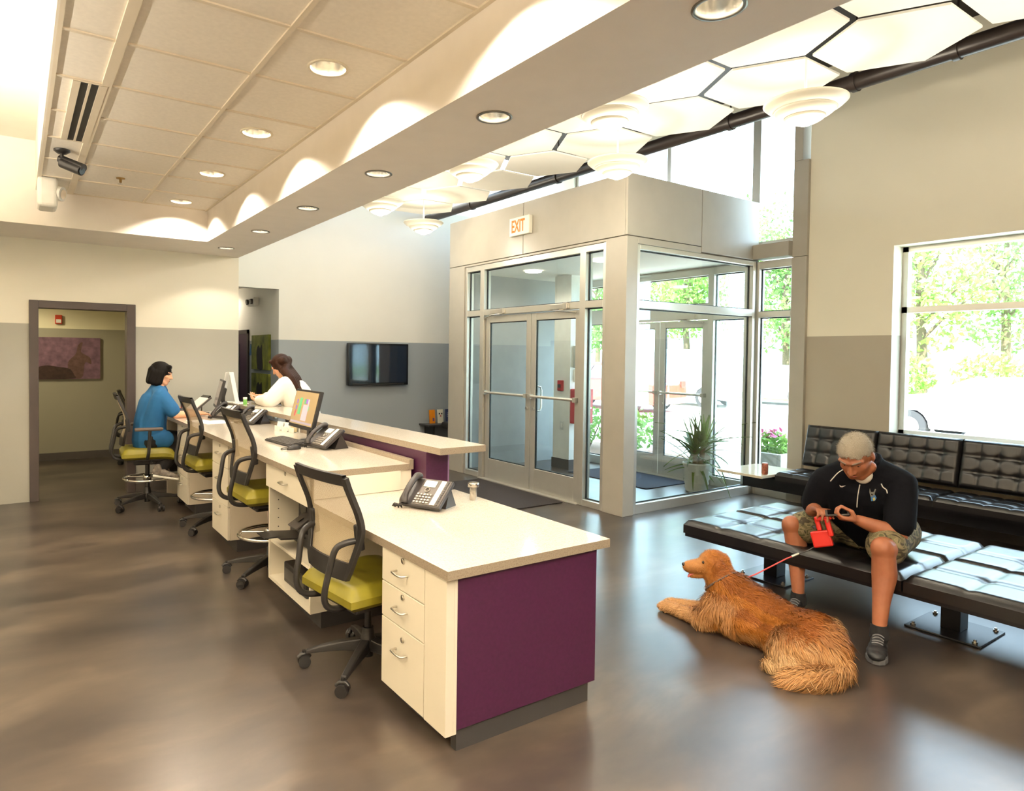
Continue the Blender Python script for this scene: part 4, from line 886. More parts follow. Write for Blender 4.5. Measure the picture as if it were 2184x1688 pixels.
# wall shelf with leaflets at the far wall
sh_ = thing('wall_shelf', 'dark wall shelf in the far corner holding leaflets', 'shelf', (5.55, YT, .55)); MB().box(-.40, .40, -.30, 0, -.025, 0).build('board', M['kick'], sh_); MB().box(-.3, -.27, -.25, 0, -.2, -.025).build('bracket', M['black'], sh_)
def leaflet(x, col, label, extra):
    t = thing('leaflet', label, 'leaflet', (x, YT-.10, .551), 0, 'leaflets on the wall shelf'); m = MB(); m.obox((0, 0, .105), (.10, .012, .21), Matrix.Rotation(-.10, 3, 'X')); m.build('cover', col, t); extra(t); return t
def e1(t): MB().obox((.02, -.012, .06), (.03, .004, .05), Matrix.Rotation(-.10, 3, 'X')).build('print', plain('print_violet', rgb(120, 90, 130), .6), t)
def e2(t):
    k = plain('print_dark', rgb(40, 34, 34), .6)
    for s in (-1, 1): MB().obox((s*.022, -.006, .145), (.022, .004, .022), Matrix.Rotation(-.10, 3, 'X')).build('print', k, t)
    MB().obox((0, -.009, .11), (.022, .004, .03), Matrix.Rotation(-.10, 3, 'X')).build('print', plain('print_rose', rgb(190, 110, 100), .6), t)
def e3(t):
    for z in (.15, .125, .10): MB().obox((0, -.0065-(z-.1)*.0, z), (.055, .004, .012), Matrix.Rotation(-.10, 3, 'X')).build('print', plain('print_grey', rgb(160, 160, 170), .6), t)
leaflet(5.325, plain('leaflet_orange', rgb(232, 140, 20), .5, var=.03), 'orange leaflet on the wall shelf', e1); leaflet(5.475, plain('leaflet_white', rgb(232, 226, 206), .5, var=.02), 'white leaflet with dark spots on the wall shelf', e2); leaflet(5.62, plain('leaflet_navy', rgb(52, 58, 92), .5, var=.03), 'navy leaflet on the wall shelf', e3)
ca = thing('equipment_case', 'black rounded case in front of the leaflets', 'case', (5.62, YT-.42, .50)); MB().box(-.28, .28, -.12, .1, .0, .10).build('top_shell', M['black'], ca, bevel=.04, seg=3); MB().box(-.18, .2, -.08, .06, -.14, .01).build('lower_shell', M['black'], ca, bevel=.02); MB().cyl((0, 0, -.50), (0, 0, -.13), .03, n=14).build('stand', M['black'], ca)

# ---------------------------------------------------------------- things on and in the desk
M['ph'] = plain('phone_plastic', rgb(52, 48, 48), .38, var=.05); M['ph_face'] = plain('phone_face_grey', rgb(78, 72, 67), .35, .3, var=.03); M['key'] = plain('phone_keys', rgb(150, 143, 133), .3, .3, var=0); M['lcd'] = plain('phone_display', rgb(222, 230, 222), .15, var=0)
def desk_phone(x, y, z, rz, label):
    """user sits on the -x side; handset on the user's left (+y)"""
    t = thing('desk_phone', label, 'telephone', (x, y, z), rz, 'desk telephones'); a = math.radians(36); R = Matrix.Rotation(-a, 3, 'Y')
    def loc(u, v, w): q = R @ Vector((u, 0, w)); return (q.x+.01, v, q.z+.016)       # u up the slope, v sideways, w off the face
    def slab_(u0, u1, v0, v1, w0, w1, nm, mat, par=None, bv=.0): c = loc((u0+u1)/2, (v0+v1)/2, (w0+w1)/2); return MB().obox(c, (u1-u0, v1-v0, w1-w0), R).build(nm, mat, par or t, bevel=bv)
    slab_(0, .20, -.135, .125, -.012, .012, 'base', M['ph'], bv=.006); slab_(.006, .194, -.128, .045, .012, .016, 'face_plate', M['ph_face'], bv=.002)
    slab_(.135, .180, -.045, .030, .016, .019, 'display', M['lcd']); slab_(.012, .188, -.098, -.068, .016, .018, 'label_strip', M['paper'])
    m = MB()
    for i in range(4):
        for j in range(5): m.obox(loc(.020+.019*i, .032-.020*j+.0, .018), (.010, .013, .006), R)
    m.build('keypad', M['key'], t)
    m = MB()
    for i in range(12): m.obox(loc(.018+.0146*i, -.112, .017), (.008, .009, .004), R)
    m.build('line_keys', M['ph'], t)
    q = Vector(loc(.112, -.008, .0185)); m = MB(); m.tube([q+R @ Vector((.014*math.cos(k*.5236), .014*math.sin(k*.5236), 0)) for k in range(12)], .0035, 8, closed=True); m.build('navigation_ring', M['key'], t)
    m = MB(); pts = [loc(.0, .088, .022), loc(.03, .088, .042), loc(.10, .088, .052), loc(.17, .088, .046), loc(.202, .088, .026)]; m.tube(spline(pts, 5), [.027]*3+[.026, .023, .021]+[.019]*9+[.021, .023, .026, .027, .027, .026], 14, flat=.75); hs = m.build('handset', M['ph'], t)
    m = MB(); cd_ = [Vector((.0-.012*math.sin(k*.09), .10+.004*k+.012*math.sin(k*1.9), .014+.010*math.cos(k*1.9))) for k in range(14)]; m.tube([(.012, .09, .02)]+cd_, .006, 6); m.build('cord', M['ph'], t)
    MB().add([(.10, -.12, 0), (.10, .11, 0), (.215, .11, 0), (.215, -.12, 0), (.15, -.12, .115), (.15, .11, .115)], [(0, 1, 2, 3), (0, 4, 5, 1), (1, 5, 2), (2, 5, 4, 3), (0, 3, 4)]).build('foot', M['ph'], t)
    return t
desk_phone(1.80, 3.085, .76, math.radians(27), 'grey and black desk phone on the low counter')
desk_phone(1.765, 4.50, .92, math.radians(10), 'desk phone between the mouse and the ledge on the raised counter')
desk_phone(1.80, 6.38, .92, math.radians(16), 'desk phone behind the middle stool on the raised counter')
desk_phone(1.70, 6.96, .92, math.radians(20), 'desk phone nearest to the receptionist')
# monitors
def monitor(x, y, z, rz, label, w, h, tilt, scr):
    t = thing('computer_monitor', label, 'monitor', (x, y, z), rz, 'computer monitors on the desk'); R = Matrix.Rotation(tilt, 3, 'Y'); zc = .08+h/2+.015
    def o(c, s, nm, mat, bv=0, par=None): q = R @ Vector(c); return MB().obox((q.x, q.y, q.z+zc), s, R).build(nm, mat, par or t, bevel=bv)
    o((0, 0, 0), (.030, w, h), 'bezel', M['black'], .004); s = o((-.0155, 0, .006), (.003, w-.03, h-.045), 'screen', scr); o((.03, 0, 0), (.05, w*.5, h*.5), 'rear_shell', M['black'], .012)
    MB().box(.02, .055, -.03, .03, .012, zc).build('stand_neck', M['black'], t, bevel=.004); MB().lathe([(.0001, .012), (.09, .010), (.105, 0)], 32, (.03, 0, 0)).build('stand_foot', M['black'], t)
    return t, s, R, zc
scr1 = plain('screen_tan', rgb(150, 128, 92), .25, var=.04, emit=rgb(150, 128, 92), estr=.45)
t, s, R, zc = monitor(1.865, 4.93, .92, math.radians(0), 'black monitor showing a coloured schedule beside the ledge', .50, .305, math.radians(14), scr1)
for (v0, v1, w0, w1, c) in ((.15, .17, .03, .06, (110, 90, 170)), (.15, .172, -.02, .01, (120, 95, 170)), (.15, .175, -.075, -.03, (180, 70, 80)), (.06, .115, -.055, .075, (90, 165, 110)), (-.02, .015, .03, .07, (95, 160, 110)), (-.055, -.022, .035, .07, (130, 90, 175)), (-.09, -.06, -.10, .07, (180, 160, 170)), (-.06, .02, -.10, .025, (178, 160, 168)), (-.10, -.085, -.02, .015, (80, 165, 120)), (-.22, .22, -.125, -.108, (150, 140, 150))):
    q = R @ Vector((-.0175, (v0+v1)/2, (w0+w1)/2+.01)); MB().obox((q.x, q.y, q.z+zc), (.001, v1-v0, w1-w0), R).build('schedule_block', plain('block_%d_%d' % (c[0], c[1]), rgb(*c), .4, var=0, emit=rgb(*c), estr=.4), s)
monitor(1.80, 7.30, .92, math.radians(-10), 'black monitor in front of the receptionist', .44, .30, math.radians(14), plain('screen_grey', rgb(120, 108, 100), .2, var=.04, emit=rgb(120, 108, 100), estr=.25))
# keyboard and mouse
kbd = thing('keyboard', 'black keyboard in front of the schedule monitor', 'keyboard', (1.70, 4.90, .92), math.radians(4))
MB().add([(-.08, -.225, 0), (.08, -.225, 0), (.08, .225, 0), (-.08, .225, 0), (-.08, -.225, .012), (.08, -.225, .026), (.08, .225, .026), (-.08, .225, .012)], [(3, 2, 1, 0), (4, 5, 6, 7), (0, 1, 5, 4), (1, 2, 6, 5), (2, 3, 7, 6), (3, 0, 4, 7)]).build('case', M['black'], kbd, bevel=.004)
m = MB(); Rk = Matrix.Rotation(-math.atan2(.014, .16), 3, 'Y')
for i in range(6):
    for j in range(21): m.obox((-.062+.0235*i, -.205+.0205*j, .0215+.0021*i-.0055), (.019, .0165, .009), Rk)
m.build('keys', M['dark_grey'], kbd)
mo = thing('computer_mouse', 'black mouse on the raised counter', 'mouse', (1.635, 4.545, .92), .2); m = MB(); m.sph((0, 0, .006), (.055, .031, .028), 20, 12); m.build('shell', M['black'], mo); MB().cyl((-.024, -.004, .030), (-.024, .004, .030), .008, n=14).build('wheel', M['dark_grey'], mo)
m = MB(); m.tube(spline([(-.05, 0, .008), (-.085, .03, .006), (-.04, .07, .006), (.08, .06, .006), (.17, .08, .006)], 6), .003, 6); m.build('cord', M['black'], mo)
# business card holders
for k, (x, y) in enumerate(((1.93, 5.72), (1.955, 5.60), (1.98, 5.50))):
    t = thing('card_holder', ['white card holder, left of three', 'white card holder, middle of three', 'card holder with tan cards next to the monitor'][k]+' on the raised counter', 'card holder', (x, y, .92), .1, 'card holders by the monitor')
    m = MB(); m.box(-.03, .03, -.048, .048, 0, .005); m.box(.02, .03, -.048, .048, .005, .075); m.box(-.03, -.025, -.048, .048, .005, .045); m.build('tray', M['white'], t); MB().obox((.0, 0, .045), (.018, .088, .07), Matrix.Rotation(.18, 3, 'Y')).build('cards', M['paper'] if k < 2 else plain('tan_cards', rgb(206, 190, 150), .7), t)
# ledge things
si = thing('sign_holder', 'tall white folded notice standing on the far end of the ledge', 'sign', (2.00, 7.66, 1.045), math.radians(-40))
for k, s in enumerate((-1, 1)): MB().obox((s*.055, 0, .17), (.004, .10, .345), Matrix.Rotation(-s*.20, 3, 'Y')).build('notice_board', M['paper'], si)
MB().box(-.10, .10, -.05, .05, 0, .004).build('foot', M['white'], si); MB().obox((-.063, 0, .14), (.002, .05, .003), Matrix.Rotation(.20, 3, 'Y')).build('printed_line', M['dark_grey'], si)
pb_ = thing('pill_bottle', 'small bottle with white cap and green label on the ledge', 'bottle', (2.06, 7.26, 1.045)); MB().lathe([(.020, 0), (.021, .004), (.021, .052), (.017, .056)], 22).build('bottle_body', plain('pill_green', rgb(120, 190, 90), .3, var=.1, vscale=90), pb_); MB().lathe([(.022, .054), (.022, .075), (.019, .078), (.0001, .078)], 22).build('cap', M['white'], pb_)
tr = thing('paper_sheet', 'white papers lying on the ledge by the bottle', 'paper', (2.06, 7.42, 1.045), .1); MB().box(-.06, .06, -.08, .08, 0, .004).build('sheet', M['paper'], tr)
pa = thing('paper_sheet', 'white papers spread on the raised counter by the far stool', 'paper', (1.60, 6.70, .92), .15); MB().box(-.12, .14, -.15, .15, 0, .003).build('sheet', M['paper'], pa); MB().box(-.16, .02, .05, .30, .0, .002).build('sheet', M['paper'], pa)
cp = thing('document_stand', 'slanted document stand with white pages beside the receptionist', 'document stand', (1.62, 7.80, .92), math.radians(10))
Rd = Matrix.Rotation(math.radians(-38), 3, 'Y'); MB().obox((.06, 0, .085), (.30, .25, .02), Rd).build('board', M['dark_grey'], cp, bevel=.004); MB().obox((.045, 0, .092), (.25, .22, .012), Rd).build('pages', M['paper'], cp); MB().obox((.150, 0, .172), (.07, .20, .012), Rd).build('clip_screen', M['black_gloss'], cp)
MB().box(.04, .16, -.1, .1, 0, .012).build('foot', M['dark_grey'], cp); MB().cyl((.12, 0, .01), (.12, 0, .13), .012, n=10).build('strut', M['steel'], cp)
pn = thing('pen', 'dark pen standing upright by the document stand', 'pen', (1.46, 7.52, .92)); MB().lathe([(.035, 0), (.035, .085), (.031, .085), (.031, .01), (.0001, .01)], 20).build('cup', M['black'], pn); MB().cyl((.01, 0, .02), (-.01, .01, .19), .005, n=8).build('barrel', plain('pen_red', rgb(120, 40, 40), .4), pn)
# printers in the open cabinet
pr = thing('printer', 'black desktop printer with trays open in the open cabinet', 'printer', (1.56, 4.06, .366))
MB().box(-.05, .30, -.20, .22, 0, .10).build('lower_body', M['black'], pr, bevel=.02); MB().box(.0, .30, -.19, .21, .10, .31).build('upper_body', M['black'], pr, bevel=.035, seg=3)
MB().cyl((-.004, .09, .23), (.03, .09, .23), .055, n=24).build('disc_port', M['black_gloss'], pr); MB().obox((-.05, -.0, .165), (.14, .15, .012), Matrix.Rotation(-.55, 3, 'Y')).build('control_panel', M['dark_grey'], pr, bevel=.003); MB().obox((-.06, .0, .178), (.04, .05, .002), Matrix.Rotation(-.55, 3, 'Y')).build('panel_display', M['ph_face'], pr)
MB().obox((-.11, .03, .075), (.20, .22, .010), Matrix.Rotation(.10, 3, 'Y')).build('output_tray', M['black'], pr, bevel=.003); MB().obox((-.24, .06, .086), (.10, .16, .008), Matrix.Rotation(.02, 3, 'Y')).build('tray_extension', M['black'], pr)
bx_ = thing('black_box', 'low black electronic box on the bottom of the open cabinet', 'box', (1.60, 3.98, .121)); MB().box(-.16, .16, -.20, .20, 0, .13).build('casing', M['black'], bx_, bevel=.008); MB().box(-.165, -.16, -.17, .17, .03, .10).build('front_strip', M['dark_grey'], bx_)
bn = thing('waste_bin', 'grey waste bin with a pale liner bag under the desk', 'bin', (1.80, 5.15, 0)); MB().lathe([(.0001, .004), (.11, 0), (.135, .36), (.145, .365), (.14, .372), (.128, .36), (.105, .012)], 24, caps=False).build('bin_body', plain('bin_grey', rgb(150, 142, 132), .5), bn)
m = MB(); m.tube([(.142*math.cos(a), .142*math.sin(a), .365+.02*math.sin(5*a)) for a in [2*math.pi*k/30 for k in range(30)]], .022, 8, closed=True); m.lathe([(.150, .27), (.156, .33), (.148, .385), (.12, .37)], 24, caps=False); m.build('liner_bag', plain('liner_pink', rgb(222, 196, 186), .35, var=.15, vscale=30), bn)

# ---------------------------------------------------------------- yucca in the vestibule
yu = thing('potted_yucca', 'spiky yucca in a ribbed pale pot inside the vestibule', 'plant', (6.80, 5.0, 0))
pr_ = [(.115, 0), (.125, .01)]+[(.125+.035*k/11+(.006 if k % 2 else -.004), .02+.31*k/11) for k in range(12)]+[(.166, .345), (.150, .35), (.146, .30)]
MB().lathe([(.0001, 0)]+pr_, 32, caps=False).build('pot', plain('pale_ribbed_pot', rgb(216, 214, 204), .6, var=.08, vscale=14), yu); MB().lathe([(.148, .30), (.0001, .31)], 24).build('soil', M['mulch'], yu)
rg = random.Random(3); LM = []
for v in range(4):
    L_ = .42+.05*v; Wl = .022+.003*v; P = []
    for i in range(9):
        u = i/8; wv = Wl*(1-u)**.6*min(1, .5+u*4); dr = -(.05+.16*v)*u**2.2*L_; P.append([(u*L_*.96, -wv, dr+.008), (u*L_*.96, 0, dr), (u*L_*.96, wv, dr+.008)])
    m = MB(); m.grid(P); me = m.mesh('leaf'); LM.append(me)
M['yucca'] = leaf_mat('yucca_leaf', rgb(62, 92, 44), rgb(128, 142, 70))
for me in LM: me.materials.append(M['yucca'])
for hx, hy, hz, n_, lean in ((-.03, .01, .50, 40, 0), (.05, -.05, .56, 36, 1), (.03, .05, .36, 20, 2)):
    m = MB(); m.tube([(hx*.5, hy*.5, .30), (hx, hy, hz)], [.035, .030], 12); m.build('trunk', plain('yucca_trunk', rgb(120, 100, 70), .9, var=.3, vscale=30, bump=.6, bscale=40), yu)
    for k in range(n_):
        el_ = math.radians(rg.choice([86, 80, 74, 66, 55, 42, 25, 5, -15]) + rg.uniform(-6, 6)); az = k*2.399+rg.uniform(-.2, .2); v = 0 if el_ > 1.0 else rg.choice([1, 2, 3]); sc = rg.uniform(.8, 1.12)
        o = obj('leaf', LM[v], None, yu); o.matrix_basis = Matrix.Translation((hx, hy, hz-.04+rg.uniform(-.05, .05))) @ Matrix.Rotation(az, 4, 'Z') @ Matrix.Rotation(-el_, 4, 'Y') @ Matrix.Rotation(rg.uniform(-.4, .4), 4, 'X') @ Matrix.Diagonal((sc, sc, sc, 1))
# ---------------------------------------------------------------- benches
M['leather'] = plain('black_leather', rgb(22, 20, 21), .29, var=.10, vscale=8, bump=.12, bscale=260, spec=.6); M['steel_black'] = plain('black_steel', rgb(26, 26, 30), .28, .2, var=.05)
def tufted(L, D, T, nu, nv, res=12, puff=.010, dim=.016):
    """cushion mesh: length along y, depth along x, stitched squares with a button at each crossing"""
    a, b = nu*res, nv*res; top = []
    for i in range(a+1):
        row = []
        for j in range(b+1):
            u, v = i/a*nu, j/b*nv; fu, fv = u-math.floor(u), v-math.floor(v)
            su = abs(math.sin(math.pi*u)); sv = abs(math.sin(math.pi*v)); h = puff*(min(1, 2.2*su)*min(1, 2.2*sv))**.5
            iu, iv = round(u), round(v); inner = 0 < iu < nu and 0 < iv < nv
            dd = math.hypot((u-iu)*L/nu, (v-iv)*D/nv)
            if inner: h -= dim*math.exp(-(dd/.030)**2)
            e = min(i, a-i)*L/a; e2 = min(j, b-j)*D/b; ed = min(e, e2); h -= .030*max(0, 1-ed/.03)**2
            row.append((-D/2+D*j/b, -L/2+L*i/a, T-.02+h))
        top.append(row)
    m = MB(); m.grid([r[::-1] for r in top])
    def skirt(line):
        lo = [(x, y, 0.0) for x, y, z in line]; m.grid([line, lo])
    skirt([r[0] for r in top][::1]); skirt([r[-1] for r in top][::-1]); skirt(top[0][::-1]); skirt(top[-1])
    m.add([(-D/2, -L/2, 0), (D/2, -L/2, 0), (D/2, L/2, 0), (-D/2, L/2, 0)], [(3, 2, 1, 0)])
    me = m.mesh('cushion'); me.materials.append(M['leather']); return me
def plate_foot(root, x, y, zt):
    p_ = MB().box(x-.19, x+.19, y-.19, y+.19, 0, .012).build('floor_plate', M['steel_black'], root, bevel=.003); MB().box(x-.06, x+.06, y-.05, y+.05, .012, zt).build('post', M['steel_black'], root, bevel=.004)
    for sx in (-1, 1):
        for sy in (-1, 1): m = MB(); m.cyl((x+sx*.155, y+sy*.155, .012), (x+sx*.155, y+sy*.155, .022), .014, n=6); m.cyl((x+sx*.155, y+sy*.155, .022), (x+sx*.155, y+sy*.155, .032), .008, n=10); m.build('bolt', M['steel'], p_)
BT = .43
fb = thing('platform_bench', 'wide black leather tufted platform bench under the seated man', 'bench', (0, 0, 0))
cu = tufted(1.44, .595, .11, 5, 2)
for y in (2.375, .925, -.525):
    for x in (4.365, 4.965): o = obj('cushion', cu, None, fb); o.location = (x, y, BT-.11)
MB().box(4.08, 5.25, -1.24, 3.09, BT-.135, BT-.108).build('deck', M['steel_black'], fb, bevel=.003)
MB().box(4.52, 4.76, -1.1, 2.98, .20, BT-.135).build('beam', M['steel_black'], fb, bevel=.006)
for y in (2.725, 1.60, .45, -.7): plate_foot(fb, 4.64, y, .20)
bb = thing('wall_bench', 'long black leather tufted bench with backrest along the window wall', 'bench', (0, 0, 0))
sc_ = tufted(.70, .50, .10, 4, 3); bk_ = tufted(.70, .44, .10, 5, 3, 10)
for k in range(6):
    y = 3.48-.705*k
    o = obj('seat_cushion', sc_, None, bb); o.location = (6.74, y, .355)
    o = obj('back_cushion', bk_, None, bb); o.matrix_basis = Matrix.Translation((7.105, y, .675)) @ Matrix.Rotation(math.radians(-76), 4, 'Y')
MB().box(6.52, 7.10, -.4, 3.82, .33, .356).build('deck', M['steel_black'], bb); MB().box(6.70, 6.90, -.35, 4.33, .20, .33).build('beam', M['steel_black'], bb, bevel=.005)
for y in (3.3, 1.7, .1): MB().box(6.73, 6.87, y-.06, y+.06, 0, .20).build('post', M['steel_black'], bb)
MB().box(6.28, 7.0, 3.845, 4.36, .385, .412).build('end_table_top', plain('pale_table_laminate', rgb(224, 214, 190), .2, var=.02), bb, bevel=.003); MB().box(6.74, 6.88, 4.0, 4.2, .33, .385).build('table_bracket', M['steel_black'], bb)
cn = thing('drink_can', 'small drink can on the end table of the wall bench', 'can', (6.42, 3.90, .412)); MB().lathe([(.024, 0), (.032, .008), (.032, .105), (.026, .118), (.024, .118), (.0001, .115)], 26).build('can_body', plain('can_print', rgb(170, 100, 80), .3, .4, var=.5, vscale=60), cn); MB().lathe([(.026, .1185), (.0001, .1175)], 20).build('can_lid', M['steel'], cn)
# ---------------------------------------------------------------- people
from mathutils.bvhtree import BVHTree
def skin_mat(name, a, b):
    m, nt, p = newmat(name); n = N(nt, 'ShaderNodeTexNoise'); n.inputs['Scale'].default_value = 9; n.inputs['Detail'].default_value = 4; nt.links.new(worldco(nt), n.inputs['Vector'])
    nt.links.new(ramp(nt, n.outputs['Fac'], [(.3, a), (.7, b)]), p.inputs['Base Color']); p.inputs['Roughness'].default_value = .48
    p.inputs['Subsurface Weight'].default_value = .12; p.inputs['Subsurface Radius'].default_value = (.02, .008, .005); return m
M['skin_m'] = skin_mat('tanned_skin', rgb(146, 88, 60), rgb(168, 106, 74)); M['skin_w'] = skin_mat('light_skin', rgb(214, 158, 124), rgb(226, 176, 142))
M['lip'] = plain('lips', rgb(158, 90, 78), .45); M['eye_white'] = plain('eye_white', rgb(225, 220, 212), .2, var=0); M['iris'] = plain('iris_dark', rgb(46, 34, 28), .15, var=0)
def hair_mat(name, a, b, sc=(60, 60, 8)):
    m, nt, p = newmat(name); n = N(nt, 'ShaderNodeTexNoise'); n.inputs['Scale'].default_value = 4; n.inputs['Detail'].default_value = 6; nt.links.new(worldco(nt, sc), n.inputs['Vector'])
    nt.links.new(ramp(nt, n.outputs['Fac'], [(.3, a), (.7, b)]), p.inputs['Base Color']); p.inputs['Roughness'].default_value = .5; p.inputs['Specular IOR Level'].default_value = .12
    bp = N(nt, 'ShaderNodeBump'); bp.inputs['Strength'].default_value = .6; bp.inputs['Distance'].default_value = .004; nt.links.new(n.outputs['Fac'], bp.inputs['Height']); nt.links.new(bp.outputs['Normal'], p.inputs['Normal']); return m
M['hair_grey'] = hair_mat('short_grey_hair', rgb(150, 138, 120), rgb(206, 198, 182), (120, 120, 120)); M['hair_black'] = hair_mat('black_hair', rgb(8, 6, 6), rgb(18, 14, 13)); M['hair_brown'] = hair_mat('brown_hair', rgb(34, 20, 14), rgb(62, 37, 25))
def camo_mat():
    m, nt, p = newmat('camouflage_cotton'); co = worldco(nt, (9, 9, 12)); n = N(nt, 'ShaderNodeTexNoise'); n.inputs['Scale'].default_value = 1.6; n.inputs['Detail'].default_value = 3; n.inputs['Distortion'].default_value = 1.2; nt.links.new(co, n.inputs['Vector'])
    c = ramp(nt, n.outputs['Fac'], [(.38, rgb(58, 50, 36)), (.45, rgb(104, 96, 66)), (.52, rgb(132, 118, 88)), (.60, rgb(78, 78, 48))])
    for e in nt.nodes:
        if e.type == 'VALTORGB': e.color_ramp.interpolation = 'CONSTANT'
    nt.links.new(c, p.inputs['Base Color']); p.inputs['Roughness'].default_value = .85; return m
M['camo'] = camo_mat(); M['navy'] = plain('navy_polo_knit', rgb(11, 12, 18), .9, var=.12, vscale=10, bump=.2, bscale=400, spec=.15); M['sock'] = plain('black_sock', rgb(22, 22, 24), .9); M['shoe'] = plain('black_shoe', rgb(30, 30, 32), .5, var=.15, vscale=30); M['sole'] = plain('grey_sole', rgb(96, 96, 98), .6)
M['scrub'] = plain('blue_scrub_cotton', rgb(28, 92, 142), .85, var=.12, vscale=7); M['pants_black'] = plain('black_trousers', rgb(20, 18, 20), .85); M['blouse'] = plain('white_blouse', rgb(238, 232, 220), .8, var=.03, vscale=6); M['pants_pale'] = plain('pale_trousers', rgb(196, 186, 184), .85)

def V3(*a): return Vector(a)
class HeadFrame:
    def __init__(s, c, f, up, k=1.0):
        s.c = Vector(c); s.f = Vector(f).normalized(); u = Vector(up); s.u = (u-s.f*u.dot(s.f)).normalized(); s.r = s.f.cross(s.u); s.k = k
        s.R = Matrix((s.r, s.f, s.u)).transposed()
    def p(s, r, f, u): return s.c+(s.r*r+s.f*f+s.u*u)*s.k
def add_head(mb, H, jaw=1.0):
    k = H.k
    mb.sph(H.p(0, -.012, .022), (.077*k, .098*k, .092*k), 28, 18, H.R); mb.sph(H.p(0, .025, -.035), (.064*k*jaw, .068*k, .085*k), 24, 16, H.R)
    mb.sph(H.p(0, .052, -.092), (.036*jaw*k, .032*k, .026*k), 16, 10, H.R)
    for s in (-1, 1):
        mb.sph(H.p(s*.040, .052, -.022), (.026*k, .028*k, .026*k), 14, 10, H.R); mb.cone(H.p(s*.012, .088, .028), .011*k, H.p(s*.052, .066, .026), .011*k, 10)
        mb.sph(H.p(s*.078, -.008, -.004), (.010*k, .020*k, .032*k), 14, 10, H.R); mb.cone(H.p(s*.055, .01, -.07), .03*jaw*k, H.p(s*.022, .06, -.095), .024*k, 12)
        mb.sph(H.p(s*.013, .098, -.032), (.010*k, .012*k, .009*k), 10, 8, H.R)
    mb.cone(H.p(0, .084, .018), .010*k, H.p(0, .107, -.028), .0125*k, 12); mb.sph(H.p(0, .112, -.030), (.011*k, .012*k, .010*k), 12, 8, H.R)
    mb.cone(H.p(-.018, .083, -.060), .010*k, H.p(.018, .083, -.060), .010*k, 10); mb.cone(H.p(-.012, .080, -.072), .010*k, H.p(.012, .080, -.072), .010*k, 10)
def face_parts(H, root, off, brow_mat, lids=True, skin=None):
    k = H.k
    def fin(o): o.location = off; return o
    for s in (-1, 1):
        m = MB(); m.sph(H.p(s*.032, .066, .006), .0125*k, 14, 10); e = fin(m.build('eye', M['eye_white'], root))
        m = MB(); m.sph(H.p(s*.032, .0745, .001), .0055*k, 10, 8); m.build('iris', M['iris'], e)
        if lids: m = MB(); m.sph(H.p(s*.032, .0655, .009), (.0145*k, .0145*k, .0125*k), 14, 10, H.R); m.build('eyelid', skin, e)
        m = MB(); m.tube([H.p(s*.014, .096, .030), H.p(s*.034, .090, .036), H.p(s*.054, .070, .031)], [.0035*k, .0042*k, .0025*k], 8); fin(m.build('eyebrow', brow_mat, root))
    m = MB(); m.tube([H.p(-.022, .083, -.066), H.p(-.010, .092, -.064), H.p(0, .0935, -.0655), H.p(.010, .092, -.064), H.p(.022, .083, -.066)], [.002*k, .0038*k, .004*k, .0038*k, .002*k], 8); fin(m.build('mouth', M['lip'], root))
def hair_cap(H, test, mat, root, off, grow=1.045, nm='hair', noise=.0015, seed=1):
    """scalp shell: the part of a skull-shaped surface where test(r, f, u) holds"""
    rg = random.Random(seed); n, m_ = 56, 40; vs = []; ok = []; rad = (.077*grow, .098*grow, .092*grow)
    for i in range(m_+1):
        t = -math.pi/2+math.pi*i/m_
        for j in range(n):
            a = 2*math.pi*j/n; q = (rad[0]*math.cos(t)*math.cos(a), rad[1]*math.cos(t)*math.sin(a)-.012, rad[2]*math.sin(t)+.022); d = 1+rg.uniform(-1, 1)*noise/.09
            vs.append(H.p(q[0]*d, q[1]*d, q[2]*d)); ok.append(test(*q))
    fs = []
    for i in range(m_):
        for j in range(n):
            q = (i*n+j, i*n+(j+1) % n, (i+1)*n+(j+1) % n, (i+1)*n+j)
            if sum(ok[x] for x in q) >= 3: fs.append(q)
    mb = MB(); mb.add(vs, fs, True); me = mb.mesh(nm); bm = bmesh.new(); bm.from_mesh(me)
    bmesh.ops.delete(bm, geom=[v for v in bm.verts if not v.link_faces], context='VERTS'); bmesh.ops.remove_doubles(bm, verts=bm.verts, dist=1e-5); bm.to_mesh(me); bm.free()
    o = obj(nm, me, mat, root); o.location = off; s = o.modifiers.new('s', 'SOLIDIFY'); s.thickness = .005; s.offset = -1; return o
